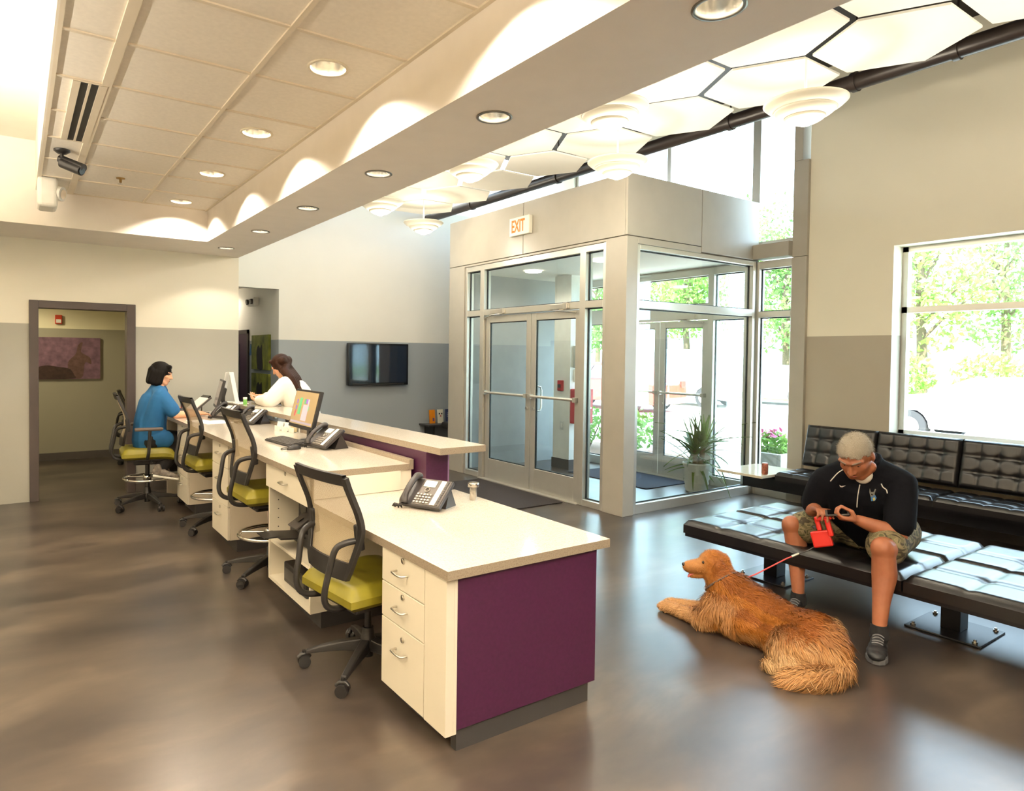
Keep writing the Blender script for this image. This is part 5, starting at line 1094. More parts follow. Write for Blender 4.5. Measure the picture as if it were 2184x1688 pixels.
def add_hand(mb, wrist, d, n, curls, thumb, k=1.0, side=1, spread=.05):
    """palm + five fingers; d towards the fingertips, n out of the palm; side=+1: thumb on the d x n side"""
    w = Vector(wrist); d = Vector(d).normalized(); n = Vector(n); n = (n-d*n.dot(d)).normalized(); s = d.cross(n)*side
    L = [.070, .078, .072, .056]; tips = []
    for i in range(4):
        off = (.028-.019*i)*k; base = w+d*(.088-.004*abs(i-1))*k+s*off; mb.cone(w+s*off*.6+d*.012*k, .0165*k, base, .0125*k, 10)
        c = curls[i]; dd = (d+s*spread*(1.5-i)).normalized(); p = base; r = .0098*k; ang = 0
        for q, frac in enumerate((.45, .30, .25)):
            ang += c*(.55, .85, .6)[q]; v = dd*math.cos(ang)+n*math.sin(ang); e = p+v*L[i]*frac*1.05*k; mb.cone(p, r, e, r*.9, 10); p = e; r *= .9
        tips.append(p)
    b = w+d*.022*k+s*.024*k; t1 = Vector(thumb[0]); t2 = Vector(thumb[1])
    v1 = (d*t1.x+s*t1.y+n*t1.z).normalized(); v2 = (d*t2.x+s*t2.y+n*t2.z).normalized()
    m1 = b+v1*.046*k; mb.cone(b, .016*k, m1, .0125*k, 10); m2 = m1+v2*.032*k; mb.cone(m1, .0118*k, m2, .0105*k, 10); m3 = m2+(v2+n*.15).normalized()*.026*k; mb.cone(m2, .0105*k, m3, .009*k, 10)
    return tips, m3
def add_shoe(mb, heel, toe, k=1.0):
    heel, toe = Vector(heel), Vector(toe); d = (toe-heel); L = d.length; d.normalize(); s = d.cross(Vector((0, 0, 1))).normalized()
    for t, w, h in ((.10, .036, .05), (.25, .036, .055), (.42, .037, .052), (.58, .043, .042), (.74, .047, .036), (.88, .040, .030)):
        c = heel+d*L*t; mb.sph((c.x, c.y, c.z+h*.7*k), (w*k, w*1.25*k, h*.8*k), 16, 10, Matrix((s, d, Vector((0, 0, 1)))).transposed())
    mb.cone(heel+d*L*.2+Vector((0, 0, .045)), .042*k, heel+d*L*.16+Vector((0, 0, .085*k)), .040*k)
def sole(heel, toe, mat, nm, root, off, k=1.0):
    heel, toe = Vector(heel), Vector(toe); d = (toe-heel); L = d.length; d.normalize(); s = d.cross(Vector((0, 0, 1))).normalized(); pts = []
    prof = [(-.02, .0), (.0, .028), (.1, .036), (.3, .035), (.45, .036), (.62, .045), (.78, .048), (.92, .038), (1.0, .015)]
    for t, w in prof: pts.append((t, w))
    poly = [(t, w) for t, w in pts]+[(t, -w) for t, w in reversed(pts)]
    m = MB(); m.prism(poly, 0, .026*k, lambda p: tuple(heel+d*L*p[0]+s*p[1]*k+Vector((0, 0, p[2])))); o = m.build(nm, mat, root, bevel=.004); o.location = off; return o
def cam_ray(px, py):
    v = Vector(((px-PX)/FPX, (py-PY)/FPX, 1.0)); return (_r*v.x+_d*v.y+_f*v.z).normalized()
def bvh_of(o): return BVHTree.FromPolygons([v.co[:] for v in o.data.vertices], [p.vertices[:] for p in o.data.polygons])
def hit(b, px, py, lift=.003):
    """the point of a garment that shows at this spot of the photograph"""
    p, n, i, d = b.ray_cast(Vector((0, 0, CAMZ)), cam_ray(px, py)); return (p+n*lift, n) if p is not None else (None, None)

# ---- the man on the bench
base = V3(4.45, 1.98, 0)
man = thing('person', 'seated man in a navy polo and camouflage shorts looking at a phone', 'person', base); off = -base
Hd = HeadFrame((4.075, 1.915, 1.045), (-.74, -.10, -.66), (-.5, -.05, .80), 1.10)
LSH, RSH, LEL, REL, LWR, RWR = V3(4.30, 1.755, .885), V3(4.13, 2.125, .865), V3(4.20, 1.735, .60), V3(4.16, 2.20, .665), V3(4.06, 1.885, .672), V3(4.05, 2.125, .69)
HR_, HL_, KR, KL, AR, AL = V3(4.50, 2.10, .545), V3(4.50, 1.87, .545), V3(4.155, 2.325, .525), V3(4.035, 1.735, .54), V3(4.105, 2.25, .12), V3(3.965, 1.715, .13)
m = MB(); add_head(m, Hd, 1.08)
m.cone(Hd.p(0, -.045, -.06), .068, V3(4.235, 1.94, .955), .078); m.chain([V3(4.235, 1.94, .955), V3(4.27, 1.95, .87), V3(4.42, 1.98, .70), V3(4.50, 1.985, .57)], [.085, .14, .15, .15])
m.chain([LSH, LSH.lerp(LEL, .5), LEL], [.052, .055, .050]); m.chain([LEL, LEL.lerp(LWR, .35), LWR], [.052, .050, .031]); m.chain([RSH, RSH.lerp(REL, .5), REL], [.052, .055, .050]); m.chain([REL, REL.lerp(RWR, .35), RWR], [.052, .048, .031])
m.cone(V3(4.24, 1.94, .935), .075, LSH, .05); m.cone(V3(4.24, 1.94, .935), .075, RSH, .05)
for h_, k_, a_ in ((HR_, KR, AR), (HL_, KL, AL)):
    m.chain([h_, h_.lerp(k_, .6), k_], [.105, .086, .066]); m.sph(k_+V3(-.012, 0, .012), .060, 16, 12); ca_ = k_.lerp(a_, .34)+V3(.028, 0, 0); m.chain([k_, ca_, k_.lerp(a_, .68)+V3(.008, 0, 0), a_], [.058, .064, .045, .036]); m.cone(a_, .036, a_+V3(.01, 0, -.06), .04)
PHONE = V3(3.995, 1.972, .694)
tl, th = add_hand(m, LWR, (-.62, .70, .06), (.10, .25, .95), [1.15, 1.2, 1.25, 1.3], [(.45, .25, .9), (.8, -.2, .35)], 1.04, -1)
tr_, thr = add_hand(m, RWR, (-.55, -.72, .10), (-.15, .10, -.98), [.35, .75, .95, 1.05], [(.5, .5, -.1), (.9, .2, .2)], 1.04, 1)
body = remeshed(m, 'body', M['skin_m'], man, .0052, 5, .5); body.location = off
face_parts(Hd, man, off, plain('grey_brow', rgb(120, 104, 92), .8), True, M['skin_m'])
hair_cap(Hd, lambda r, f, u: u > -.045+1.10*max(0, f+.015)+(.03 if abs(r) > .055 and f > -.03 else 0), M['hair_grey'], man, off, 1.025, seed=4)
hc = [c for c in man.children if c.name.startswith('hair')][0]
def crop(src, nm, mat, root, off, n, L, seed):
    me = src.data; R_ = np.random.RandomState(seed); nf = len(me.polygons); ar = np.empty(nf); me.polygons.foreach_get('area', ar); ce = np.empty(nf*3); me.polygons.foreach_get('center', ce); ce = ce.reshape(-1, 3); pn = np.empty(nf*3); me.polygons.foreach_get('normal', pn); pn = pn.reshape(-1, 3)
    i = R_.choice(nf, n, p=ar/ar.sum()); Nn = pn[i]; sg = np.sign(((ce-ce.mean(0))*pn).sum()) or 1; Nn = Nn*sg; P = ce[i]+R_.normal(0, .0035, (n, 3)); T = Nn*.8+np.array([-.25, 0, -.45])+R_.normal(0, .25, (n, 3)); T /= np.linalg.norm(T, axis=1)[:, None]; S = np.cross(Nn, T); S /= np.maximum(np.linalg.norm(S, axis=1), 1e-6)[:, None]
    e = P+T*(L*R_.uniform(.5, 1.2, (n, 1))); V = np.stack([P-S*.0007, P+S*.0007, e], 1).reshape(-1, 3); b = np.arange(n)*3; m2 = bpy.data.meshes.new(nm); m2.from_pydata(V.tolist(), [], np.stack([b, b+1, b+2], 1).tolist()); o = obj(nm, m2, mat, root); o.location = off; o['kind'] = 'stuff'
crop(hc, 'hair_strands', M['hair_grey'], man, off, 9000, .011, 3)
# polo shirt
m = MB(); CH = V3(4.245, 1.945, .885)
m.chain([V3(4.24, 1.945, .93), V3(4.30, 1.955, .83), V3(4.40, 1.975, .70), V3(4.475, 1.98, .575)], [.135, .175, .192, .19])
for s_, sh_, el_ in ((-1, LSH, LEL), (1, RSH, REL)):
    m.chain([V3(4.24, 1.945, .955), sh_+V3(.01, -s_*.01, -.002)], [.094, .080]); m.chain([sh_+V3(0, -s_*.008, -.008), sh_.lerp(el_, .45), sh_.lerp(el_, .80)], [.083, .081, .080]); m.cone(sh_+V3(.02, -s_*.02, -.03), .09, V3(4.43, 1.98+s_*.10, .60), .145)
sh_o = remeshed(m, 'polo_shirt', M['navy'], man, .009, 6, .5)
bv = bvh_of(sh_o); sh_o.location = off
m = MB(); ring = []
for k in range(15):
    a = math.radians(-150+300*k/14); ring.append(V3(4.205, 1.937, .985)+V3(-math.cos(a)*.082, math.sin(a)*.085, .018-.045*math.cos(a)))
m.tube(ring, [.010]+[.016]*13+[.010], 10); o = m.build('collar', M['navy'], man); o.location = off
M['piping'] = plain('white_piping', rgb(232, 228, 220), .7, var=0)
def pipe_on(pix, r, nm, mat=None):
    pts = [hit(bv, x, y, .002)[0] for x, y in pix]; pts = [p for p in pts if p]
    if len(pts) > 1: m = MB(); m.tube(spline(pts, 3), r, 6); o = m.build(nm, mat or M['piping'], man); o.location = off
pipe_on([(1799, 1002), (1788, 1009), (1778, 1019), (1771, 1027)], .0032, 'piping'); pipe_on([(1884, 983), (1886, 974), (1893, 971), (1903, 974)], .0032, 'piping'); pipe_on([(1879, 1032), (1883, 1040), (1890, 1045), (1893, 1053)], .0032, 'piping')
pipe_on([(1834, 1034), (1831, 1050), (1829, 1066), (1828, 1082)], .0028, 'zip_placket')
def patch(pix, nm, mat):
    q = [hit(bv, x, y, .003) for x, y in pix]; q = [a for a in q if a[0]]
    if len(q) < 3: return
    n_ = sum((a[1] for a in q), Vector()).normalized(); m = MB(); k = len(q); P_ = [a[0] for a in q]; m.add(P_+[p-n_*.002 for p in P_], [tuple(range(k)), tuple(range(2*k-1, k-1, -1))]+[(i, (i+1) % k, k+(i+1) % k, k+i) for i in range(k)]); o = m.build(nm, mat, man); o.location = off
patch([(1790, 1034.5), (1794, 1037), (1804, 1036.3), (1796, 1039.5), (1791, 1038.5)], 'chest_mark', M['piping'])
patch([(1855, 1042), (1858, 1050), (1863, 1050), (1866, 1043), (1868, 1044), (1865, 1053), (1866, 1060), (1857, 1060), (1854, 1050)], 'crest', plain('crest_grey', rgb(110, 110, 104), .7))
patch([(1857, 1060), (1866, 1056), (1869, 1062), (1866, 1068), (1858, 1069)], 'crest', plain('crest_blue', rgb(60, 120, 180), .7)); patch([(1861, 1063), (1865, 1061), (1867, 1066), (1863, 1069)], 'crest', plain('crest_yellow', rgb(214, 196, 110), .7))
m = MB(); m.sph(V3(4.135, 1.90, .930), (.045, .052, .055), 16, 10); o = m.build('undershirt', M['blouse'], man); o.location = off
# shorts
m = MB(); m.chain([V3(4.52, 2.0, .56), V3(4.50, 1.98, .53)], [.16, .165])
for h_, k_ in ((HR_, KR), (HL_, KL)): m.chain([h_+V3(.02, 0, 0), h_.lerp(k_, .45), h_.lerp(k_, .80)+V3(0, 0, -.008)], [.130, .112, .106])
m.cone(V3(4.42, 1.9, .50), .09, V3(4.42, 2.08, .50), .09)
o = remeshed(m, 'camouflage_shorts', M['camo'], man, .010, 5, .5); o.location = off
for a_, toe in ((AR, V3(3.875, 2.19, .0)), (AL, V3(3.70, 1.615, .0))):
    d_ = (V3(toe.x, toe.y, 0)-V3(a_.x, a_.y, 0)).normalized(); heel = V3(a_.x, a_.y, .018)-d_*.062; toe = V3(heel.x, heel.y, .018)+d_*.30
    m = MB(); m.tube([a_+V3(.004, 0, -.06), a_+V3(0, 0, -.02), a_+V3(0, 0, .01)], [.05, .046, .042], 18); o = m.build('sock', M['sock'], man); o.location = off
    m = MB(); add_shoe(m, heel, toe, 1.08); o = remeshed(m, 'shoe', M['shoe'], man, .006, 3); bs = bvh_of(o); o.location = off; sole(V3(heel.x, heel.y, 0.001), V3(toe.x, toe.y, 0.001), M['sole'], 'shoe_sole', man, off, 1.08)
    s_ = d_.cross(Vector((0, 0, 1)))
    for t_ in (.42, .50, .58, .66):
        c_ = heel+d_*.30*t_; pts = []
        for w_ in (-.026, -.013, 0, .013, .026):
            p_, n_, i_, dd_ = bs.ray_cast(c_+s_*w_+Vector((0, 0, .3)), Vector((0, 0, -1)))
            if p_: pts.append(p_+Vector((0, 0, .002)))
        if len(pts) > 2: m = MB(); m.tube(pts, .004, 6); q = m.build('lace', M['sole'], man); q.location = off
# phone in his hand, leash handle
ph = thing('mobile_phone', 'dark mobile phone held in the seated man\'s hands', 'phone', PHONE); Rp = Matrix.Rotation(math.radians(-20), 3, 'Y') @ Matrix.Rotation(math.radians(30), 3, 'Z')
MB().obox((0, 0, .012), (.066, .122, .010), Rp).build('casing', M['dark_grey'], ph, bevel=.003); MB().obox((0, 0, .0176), (.058, .10, .001), Rp).build('screen', M['black_gloss'], ph)
lsh = thing('dog_leash', 'red retractable leash from the man\'s hand to the dog collar', 'leash', V3(3.985, 2.03, .50)); lo = -lsh.location
M['leash_red'] = plain('leash_red_plastic', rgb(206, 34, 26), .35, var=.05); Rl = Matrix.Rotation(math.radians(-18), 3, 'X') @ Matrix.Rotation(math.radians(20), 3, 'Z')
c0 = V3(3.985, 2.045, .565); m = MB(); m.obox(c0+V3(0, .005, -.03), (.040, .105, .095), Rl); m.obox(c0+V3(0, -.035, .045), (.034, .028, .10), Rl); m.obox(c0+V3(0, .03, .055), (.034, .026, .085), Rl); m.obox(c0+V3(0, -.003, .095), (.034, .09, .026), Rl); hb = m.build('handle_case', M['leash_red'], lsh, bevel=.008); hb.location = lo
m = MB(); m.obox(c0+V3(-.004, .048, .028), (.024, .018, .02), Rl); o = m.build('brake_button', M['black'], lsh, bevel=.004); o.location = lo
DC = V3(3.452, 2.335, .262); a0 = V3(3.985, 2.075, .49); a1 = V3(3.90, 2.14, .435); a2 = V3(3.84, 2.18, .405)
m = MB(); m.tube([a0, a0.lerp(a1, .5)+V3(0, 0, -.006), a1], .004, 8); o = m.build('cord', M['black'], lsh); o.location = lo
m = MB(); m.cyl(a1, a1.lerp(a2, .6), .008, n=10); o = m.build('connector', M['steel'], lsh); o.location = lo
m = MB(); m.tube([a1.lerp(a2, .5), a2, a2.lerp(DC, .5)+V3(0, 0, -.012), DC], .0065, 8, flat=.5); o = m.build('strap', plain('leash_webbing', rgb(196, 70, 70), .7), lsh); o.location = lo
m = MB(); m.tube([DC, DC.lerp(a2, .07)], [.006, .008], 8); o = m.build('snap_hook', M['steel'], lsh); o.location = lo

# ---- receptionist in blue
base = V3(1.14, 7.45, 0)
w1_ = thing('person', 'receptionist in a blue top with black bobbed hair seated at the desk', 'person', base); off = -base
Hb = HeadFrame((1.262, 7.50, 1.375), (.93, -.30, -.22), (.2, 0, 1), .98)
NK, PV = V3(1.235, 7.50, 1.235), V3(1.14, 7.48, .70); LS, RS = V3(1.23, 7.67, 1.15), V3(1.225, 7.32, 1.15); LE, RE = V3(1.42, 7.72, .97), V3(1.36, 7.28, .955); LW, RW = V3(1.60, 7.60, .955), V3(1.60, 7.31, .955)
m = MB(); add_head(m, Hb, .95); m.cone(Hb.p(0, -.03, -.06), .052, NK, .056); m.chain([NK, V3(1.19, 7.49, 1.05), PV], [.06, .11, .13])
for s_, e_, w_ in ((LS, LE, LW), (RS, RE, RW)): m.cone(NK, .055, s_, .055); m.chain([s_, s_.lerp(e_, .5), e_], [.055, .05, .042]); m.chain([e_, e_.lerp(w_, .35), w_], [.043, .040, .026])
add_hand(m, RW, (.9, .3, -.05), (0, 0, -1), [.3, .35, .4, .45], [(.6, .7, -.1), (.9, .3, .2)], .92, 1); add_hand(m, LW, (.95, -.1, -.05), (0, 0, -1), [.3, .3, .35, .4], [(.6, .7, -.1), (.9, .3, .2)], .92, -1)
o = remeshed(m, 'body', M['skin_w'], w1_, .0058, 4); o.location = off
face_parts(Hb, w1_, off, M['hair_black'], True, M['skin_w'])
m = MB(); m.sph(Hb.p(0, -.020, .030), (.098, .108, .098), 26, 18, Hb.R)
for s_ in (-1, 1):
    for f_, z_ in ((-.085, -.10), (-.05, -.115), (-.01, -.115), (.015, -.10)): m.cone(Hb.p(s_*.078, f_*.9, .01), .030, Hb.p(s_*.085, f_, z_), .026)
for r_ in (-.05, 0, .05): m.cone(Hb.p(r_, -.09, .02), .045, Hb.p(r_, -.095, -.10), .035)
m.cone(Hb.p(-.06, .055, .085), .025, Hb.p(.05, .06, .085), .025)
o = remeshed(m, 'hair', M['hair_black'], w1_, .006, 5); o.location = off
m = MB(); m.chain([NK+V3(-.01, 0, -.05), V3(1.185, 7.49, 1.06), V3(1.15, 7.485, .88), PV+V3(0, 0, -.02)], [.10, .150, .158, .168])
for s_, e_ in ((LS, LE), (RS, RE)): m.cone(NK+V3(-.01, 0, -.03), .075, s_, .076); m.chain([s_, s_.lerp(e_, .75)], [.080, .078]); m.cone(s_+V3(-.02, 0, -.03), .08, V3(1.15, s_.y*.4+7.485*.6, .80), .12)
m.chain([V3(1.16, 7.42, .69), V3(1.26, 7.36, .70)], [.13, .10])
o = remeshed(m, 'scrub_top', M['scrub'], w1_, .010, 5); o.location = off
m = MB(); hA, hB = V3(1.16, 7.40, .685), V3(1.16, 7.57, .685); kA, kB = V3(1.46, 7.42, .64), V3(1.52, 7.62, .66); fA, fB = V3(1.20, 7.28, .40), V3(1.40, 7.62, .36)
for h_, k_, f_ in ((hA, kA, fA), (hB, kB, fB)): m.chain([h_, k_], [.115, .082]); m.chain([k_, k_.lerp(f_, .5), f_], [.078, .072, .062])
o = remeshed(m, 'trousers', M['pants_black'], w1_, .010, 4); o.location = off
M['shoe_w'] = plain('grey_plaid_sneaker', rgb(120, 112, 104), .6, var=.5, vscale=30)
for hl, toe in ((V3(1.15, 7.26, .355), V3(1.36, 7.20, .312)), (V3(1.34, 7.62, .315), V3(1.56, 7.60, .315))):
    m = MB(); add_shoe(m, hl, toe, .95); o = remeshed(m, 'shoe', M['shoe_w'], w1_, .007, 3); o.location = off; m = MB(); d_ = (toe-hl).normalized(); s_ = d_.cross(Vector((0, 0, 1))).normalized(); R_ = Matrix((d_, s_, d_.cross(s_)*-1)).transposed(); m.obox(hl.lerp(toe, .52)+V3(0, 0, -.004), ((toe-hl).length*1.12, .078, .022), R_); o = m.build('shoe_sole', M['white'], w1_, bevel=.008); o.location = off

# ---- visitor in white at the ledge
base = V3(2.66, 6.98, 0)
w2_ = thing('person', 'standing visitor in a white blouse with long brown hair leaning on the ledge', 'person', base); off = -base
Hv = HeadFrame((2.395, 7.055, 1.465), (-.80, .10, -.55), (-.45, 0, .85), 1.0)
NK, PV = V3(2.475, 7.04, 1.335), V3(2.66, 6.98, .93); LS, RS = V3(2.515, 6.86, 1.265), V3(2.50, 7.22, 1.26); LE, RE = V3(2.38, 6.76, 1.10), V3(2.30, 7.34, 1.10); LW, RW = V3(2.12, 7.06, 1.095), V3(2.12, 7.26, 1.12)
m = MB(); add_head(m, Hv, .95); m.cone(Hv.p(0, -.03, -.06), .052, NK, .056); m.chain([NK, V3(2.56, 7.02, 1.15), PV], [.06, .11, .12])
for s_, e_, w_ in ((LS, LE, LW), (RS, RE, RW)): m.cone(NK, .055, s_, .055); m.chain([s_, s_.lerp(e_, .5), e_], [.055, .05, .044]); m.chain([e_, e_.lerp(w_, .35), w_], [.045, .040, .026])
add_hand(m, LW, (-.55, .75, .15), (0, .1, .9), [.8, .85, .9, .95], [(.5, .4, .8), (.8, 0, .4)], .92, -1); add_hand(m, RW, (-.6, -.6, .15), (-.1, -.2, -.9), [.4, .7, .85, .9], [(.6, .5, -.1), (.9, .2, .2)], .92, 1)
o = remeshed(m, 'body', M['skin_w'], w2_, .0058, 4); o.location = off
face_parts(Hv, w2_, off, M['hair_brown'], True, M['skin_w'])
m = MB(); m.sph(Hv.p(0, -.022, .030), (.094, .106, .098), 26, 18, Hv.R)
bk = V3(2.56, 6.99, 1.27)
for y_ in (-.085, -.045, -.005, .035, .075): m.chain([Hv.p(-y_*.9, -.075, .02), V3(2.485, 7.035+y_*1.2, 1.41), V3(2.575, 6.975+y_*1.3, 1.33), V3(2.665, 6.94+y_*1.1, 1.20), V3(2.69, 6.93+y_, 1.10)], [.050, .050, .042, .028, .010])
for s_ in (-1, 1): m.chain([Hv.p(s_*.075, -.02, .02), Hv.p(s_*.085, -.015, -.06), V3(2.47, 7.05-s_*.09, 1.33), V3(2.50, 7.04-s_*.10, 1.22)], [.032, .030, .028, .012])
m.cone(Hv.p(-.05, .05, .088), .022, Hv.p(.05, .05, .088), .022)
o = remeshed(m, 'hair', M['hair_brown'], w2_, .006, 4); o.location = off
m = MB(); m.chain([NK+V3(.02, 0, -.05), V3(2.57, 7.02, 1.16), V3(2.64, 6.99, 1.02), V3(2.68, 6.98, .88)], [.10, .172, .182, .195])
for s_, e_, w_ in ((LS, LE, LW), (RS, RE, RW)): m.cone(NK+V3(.02, 0, -.04), .07, s_, .085); m.chain([s_, s_.lerp(e_, .6), e_, e_.lerp(w_, .75)], [.098, .092, .080, .052]); m.cone(s_+V3(.02, 0, -.03), .10, V3(2.64, s_.y*.5+3.49, .98), .13)
o = remeshed(m, 'blouse', M['blouse'], w2_, .010, 5); o.location = off
m = MB()
for s_ in (-1, 1): m.chain([V3(2.68, 6.98+s_*.09, .88), V3(2.68, 6.98+s_*.10, .50), V3(2.72, 6.98+s_*.10, .09)], [.125, .09, .068])
m.cone(V3(2.69, 6.90, .88), .14, V3(2.69, 7.06, .88), .14); o = remeshed(m, 'trousers', M['pants_pale'], w2_, .012, 4); o.location = off
for s_ in (-1, 1): m = MB(); add_shoe(m, V3(2.77, 6.98+s_*.10, .012), V3(2.53, 6.98+s_*.12, .012), .95); o = remeshed(m, 'shoe', M['shoe'], w2_, .008, 2); o.location = off; sole(V3(2.77, 6.98+s_*.10, .001), V3(2.53, 6.98+s_*.12, .001), M['sole'], 'shoe_sole', w2_, off, .95)
p2 = thing('mobile_phone', 'pale mobile phone held by the visitor at the ledge', 'phone', (2.165, 7.335, 1.12)); MB().obox((0, 0, .012), (.06, .115, .009), Matrix.Rotation(.5, 3, 'Y') @ Matrix.Rotation(.3, 3, 'Z')).build('casing', M['white'], p2, bevel=.003); MB().obox((-.003, 0, .017), (.052, .095, .001), Matrix.Rotation(.5, 3, 'Y') @ Matrix.Rotation(.3, 3, 'Z')).build('screen', M['black_gloss'], p2)

w2_.location = (2.55, 6.84, 0); w2_.rotation_euler.z = math.radians(-37)
# ---------------------------------------------------------------- the dog
base = V3(3.48, 2.0, 0); dog = thing('dog', 'golden retriever lying on the floor with its leash on', 'dog', base); off = -base
def fur_mat(name, root_c=None):
    m, nt, p = newmat(name); at_ = N(nt, 'ShaderNodeAttribute'); at_.attribute_name = 'coat'; n = N(nt, 'ShaderNodeTexNoise'); n.inputs['Scale'].default_value = 60; nt.links.new(worldco(nt), n.inputs['Vector'])
    hs = N(nt, 'ShaderNodeHueSaturation'); nt.links.new(at_.outputs['Color'], hs.inputs['Color']); mr = N(nt, 'ShaderNodeMapRange'); mr.inputs['To Min'].default_value = .82; mr.inputs['To Max'].default_value = 1.15; nt.links.new(n.outputs['Fac'], mr.inputs['Value']); nt.links.new(mr.outputs[0], hs.inputs['Value']); nt.links.new(hs.outputs[0], p.inputs['Base Color']); p.inputs['Roughness'].default_value = .55; p.inputs['Specular IOR Level'].default_value = .25; return m
M['fur'] = fur_mat('golden_coat')
hd = Vector((-.76, .64, -.02)).normalized(); up = Vector((0, 0, 1)); lat = Vector((-hd.y, hd.x, 0)).normalized(); hu = lat.cross(hd)*-1
if hu.z < 0: hu = -hu
HC = V3(3.527, 2.462, .350)
def hp(f, l, u): return HC+hd*f+lat*l+up*u
Rh = Matrix((hd, lat, hu)).transposed()
m = MB()
spine = [V3(3.455, 1.655, .125), V3(3.475, 1.76, .150), V3(3.50, 1.92, .140), V3(3.515, 2.08, .155), V3(3.52, 2.25, .180), V3(3.52, 2.35, .225), V3(3.525, 2.42, .29)]
m.chain(spine, [.105, .125, .108, .115, .130, .110, .090], 18); m.cone(V3(3.525, 2.42, .29), .090, HC+hd*-.03, .074)
m.sph(V3(3.46, 2.33, .125), (.125, .13, .125), 20, 14); m.sph(V3(3.43, 2.20, .10), (.10, .16, .10), 18, 12); m.sph(V3(3.44, 2.0, .085), (.09, .16, .085), 18, 12)
m.sph(HC+up*.004, (.086, .078, .080), 22, 16, Rh); m.cone(hp(.03, 0, -.005), .056, hp(.085, 0, -.020), .047); m.cone(hp(.07, 0, -.015), .046, hp(.145, 0, -.022), .037); m.sph(hp(.156, 0, -.014), (.022, .028, .026), 14, 10, Rh)
m.cone(hp(.03, 0, -.055), .034, hp(.105, 0, -.075), .020); m.cone(hp(.105, 0, -.075), .020, hp(.128, 0, -.078), .015)
for s in (-1, 1):
    m.sph(hp(.055, s*.034, .022), (.022, .016, .016), 12, 8, Rh); m.chain([hp(-.015, s*.066, .035), hp(-.028, s*.082, -.015), hp(-.012, s*.080, -.062)], [.020, .026, .016]); m.sph(hp(-.012, s*.090, -.022), (.040, .018, .062), 16, 12, Rh)
m.chain([V3(3.40, 2.30, .14), V3(3.365, 2.41, .065), V3(3.385, 2.52, .048), V3(3.392, 2.64, .042), V3(3.392, 2.70, .036)], [.075, .060, .046, .037, .038]); m.sph(V3(3.392, 2.71, .030), (.038, .048, .030), 14, 10)
m.chain([V3(3.56, 2.32, .14), V3(3.56, 2.44, .065), V3(3.515, 2.56, .045), V3(3.475, 2.68, .040), V3(3.468, 2.72, .034)], [.07, .055, .043, .036, .036]); m.sph(V3(3.466, 2.73, .029), (.036, .046, .029), 14, 10)
m.sph(V3(3.365, 1.80, .105), (.105, .155, .105), 20, 14); m.chain([V3(3.33, 1.86, .08), V3(3.27, 1.80, .05), V3(3.24, 1.72, .04), V3(3.22, 1.80, .032)], [.085, .06, .042, .034]); m.sph(V3(3.215, 1.86, .03), (.034, .05, .03), 14, 10)
m.sph(V3(3.58, 1.78, .12), (.09, .14, .115), 18, 12); m.chain([V3(3.60, 1.84, .08), V3(3.66, 1.72, .05), V3(3.66, 1.86, .035)], [.075, .045, .034])
tail = [V3(3.455, 1.60, .11), V3(3.435, 1.555, .062), V3(3.35, 1.545, .046), V3(3.265, 1.575, .044), V3(3.195, 1.635, .044), V3(3.15, 1.69, .036)]
m.chain(tail, [.055, .044, .040, .044, .044, .026])
dbody = remeshed(m, 'body', M['fur'], dog, .0078, 5, .5)
# clip the underside to the floor
me = dbody.data; co = np.empty(len(me.vertices)*3); me.vertices.foreach_get('co', co); co = co.reshape(-1, 3); co[:, 2] = np.maximum(co[:, 2], .004); me.vertices.foreach_set('co', co.ravel()); me.update()
no = np.empty(len(me.vertices)*3); me.vertices.foreach_get('normal', no); no = no.reshape(-1, 3)
nf = len(me.polygons); area = np.empty(nf); me.polygons.foreach_get('area', area); cen = np.empty(nf*3); me.polygons.foreach_get('center', cen); cen = cen.reshape(-1, 3); pn = np.empty(nf*3); me.polygons.foreach_get('normal', pn); pn = pn.reshape(-1, 3)
R_ = np.random.RandomState(5)
GOLD, DEEP, CREAM = np.array(rgb(166, 102, 38)[:3]), np.array(rgb(134, 74, 24)[:3]), np.array(rgb(222, 186, 136)[:3])
TP = np.array([tuple(p) for p in tail]); HCn = np.array(HC); hdn = np.array(hd)
def segdist(P, A):
    best = np.full(len(P), 9.0); arg = np.zeros(len(P), int)
    for i in range(len(A)-1):
        ab = A[i+1]-A[i]; t = np.clip(((P-A[i])@ab)/(ab@ab), 0, 1); d = np.linalg.norm(P-(A[i]+t[:, None]*ab), axis=1); w = d < best; best[w] = d[w]; arg[w] = i
    return best, arg
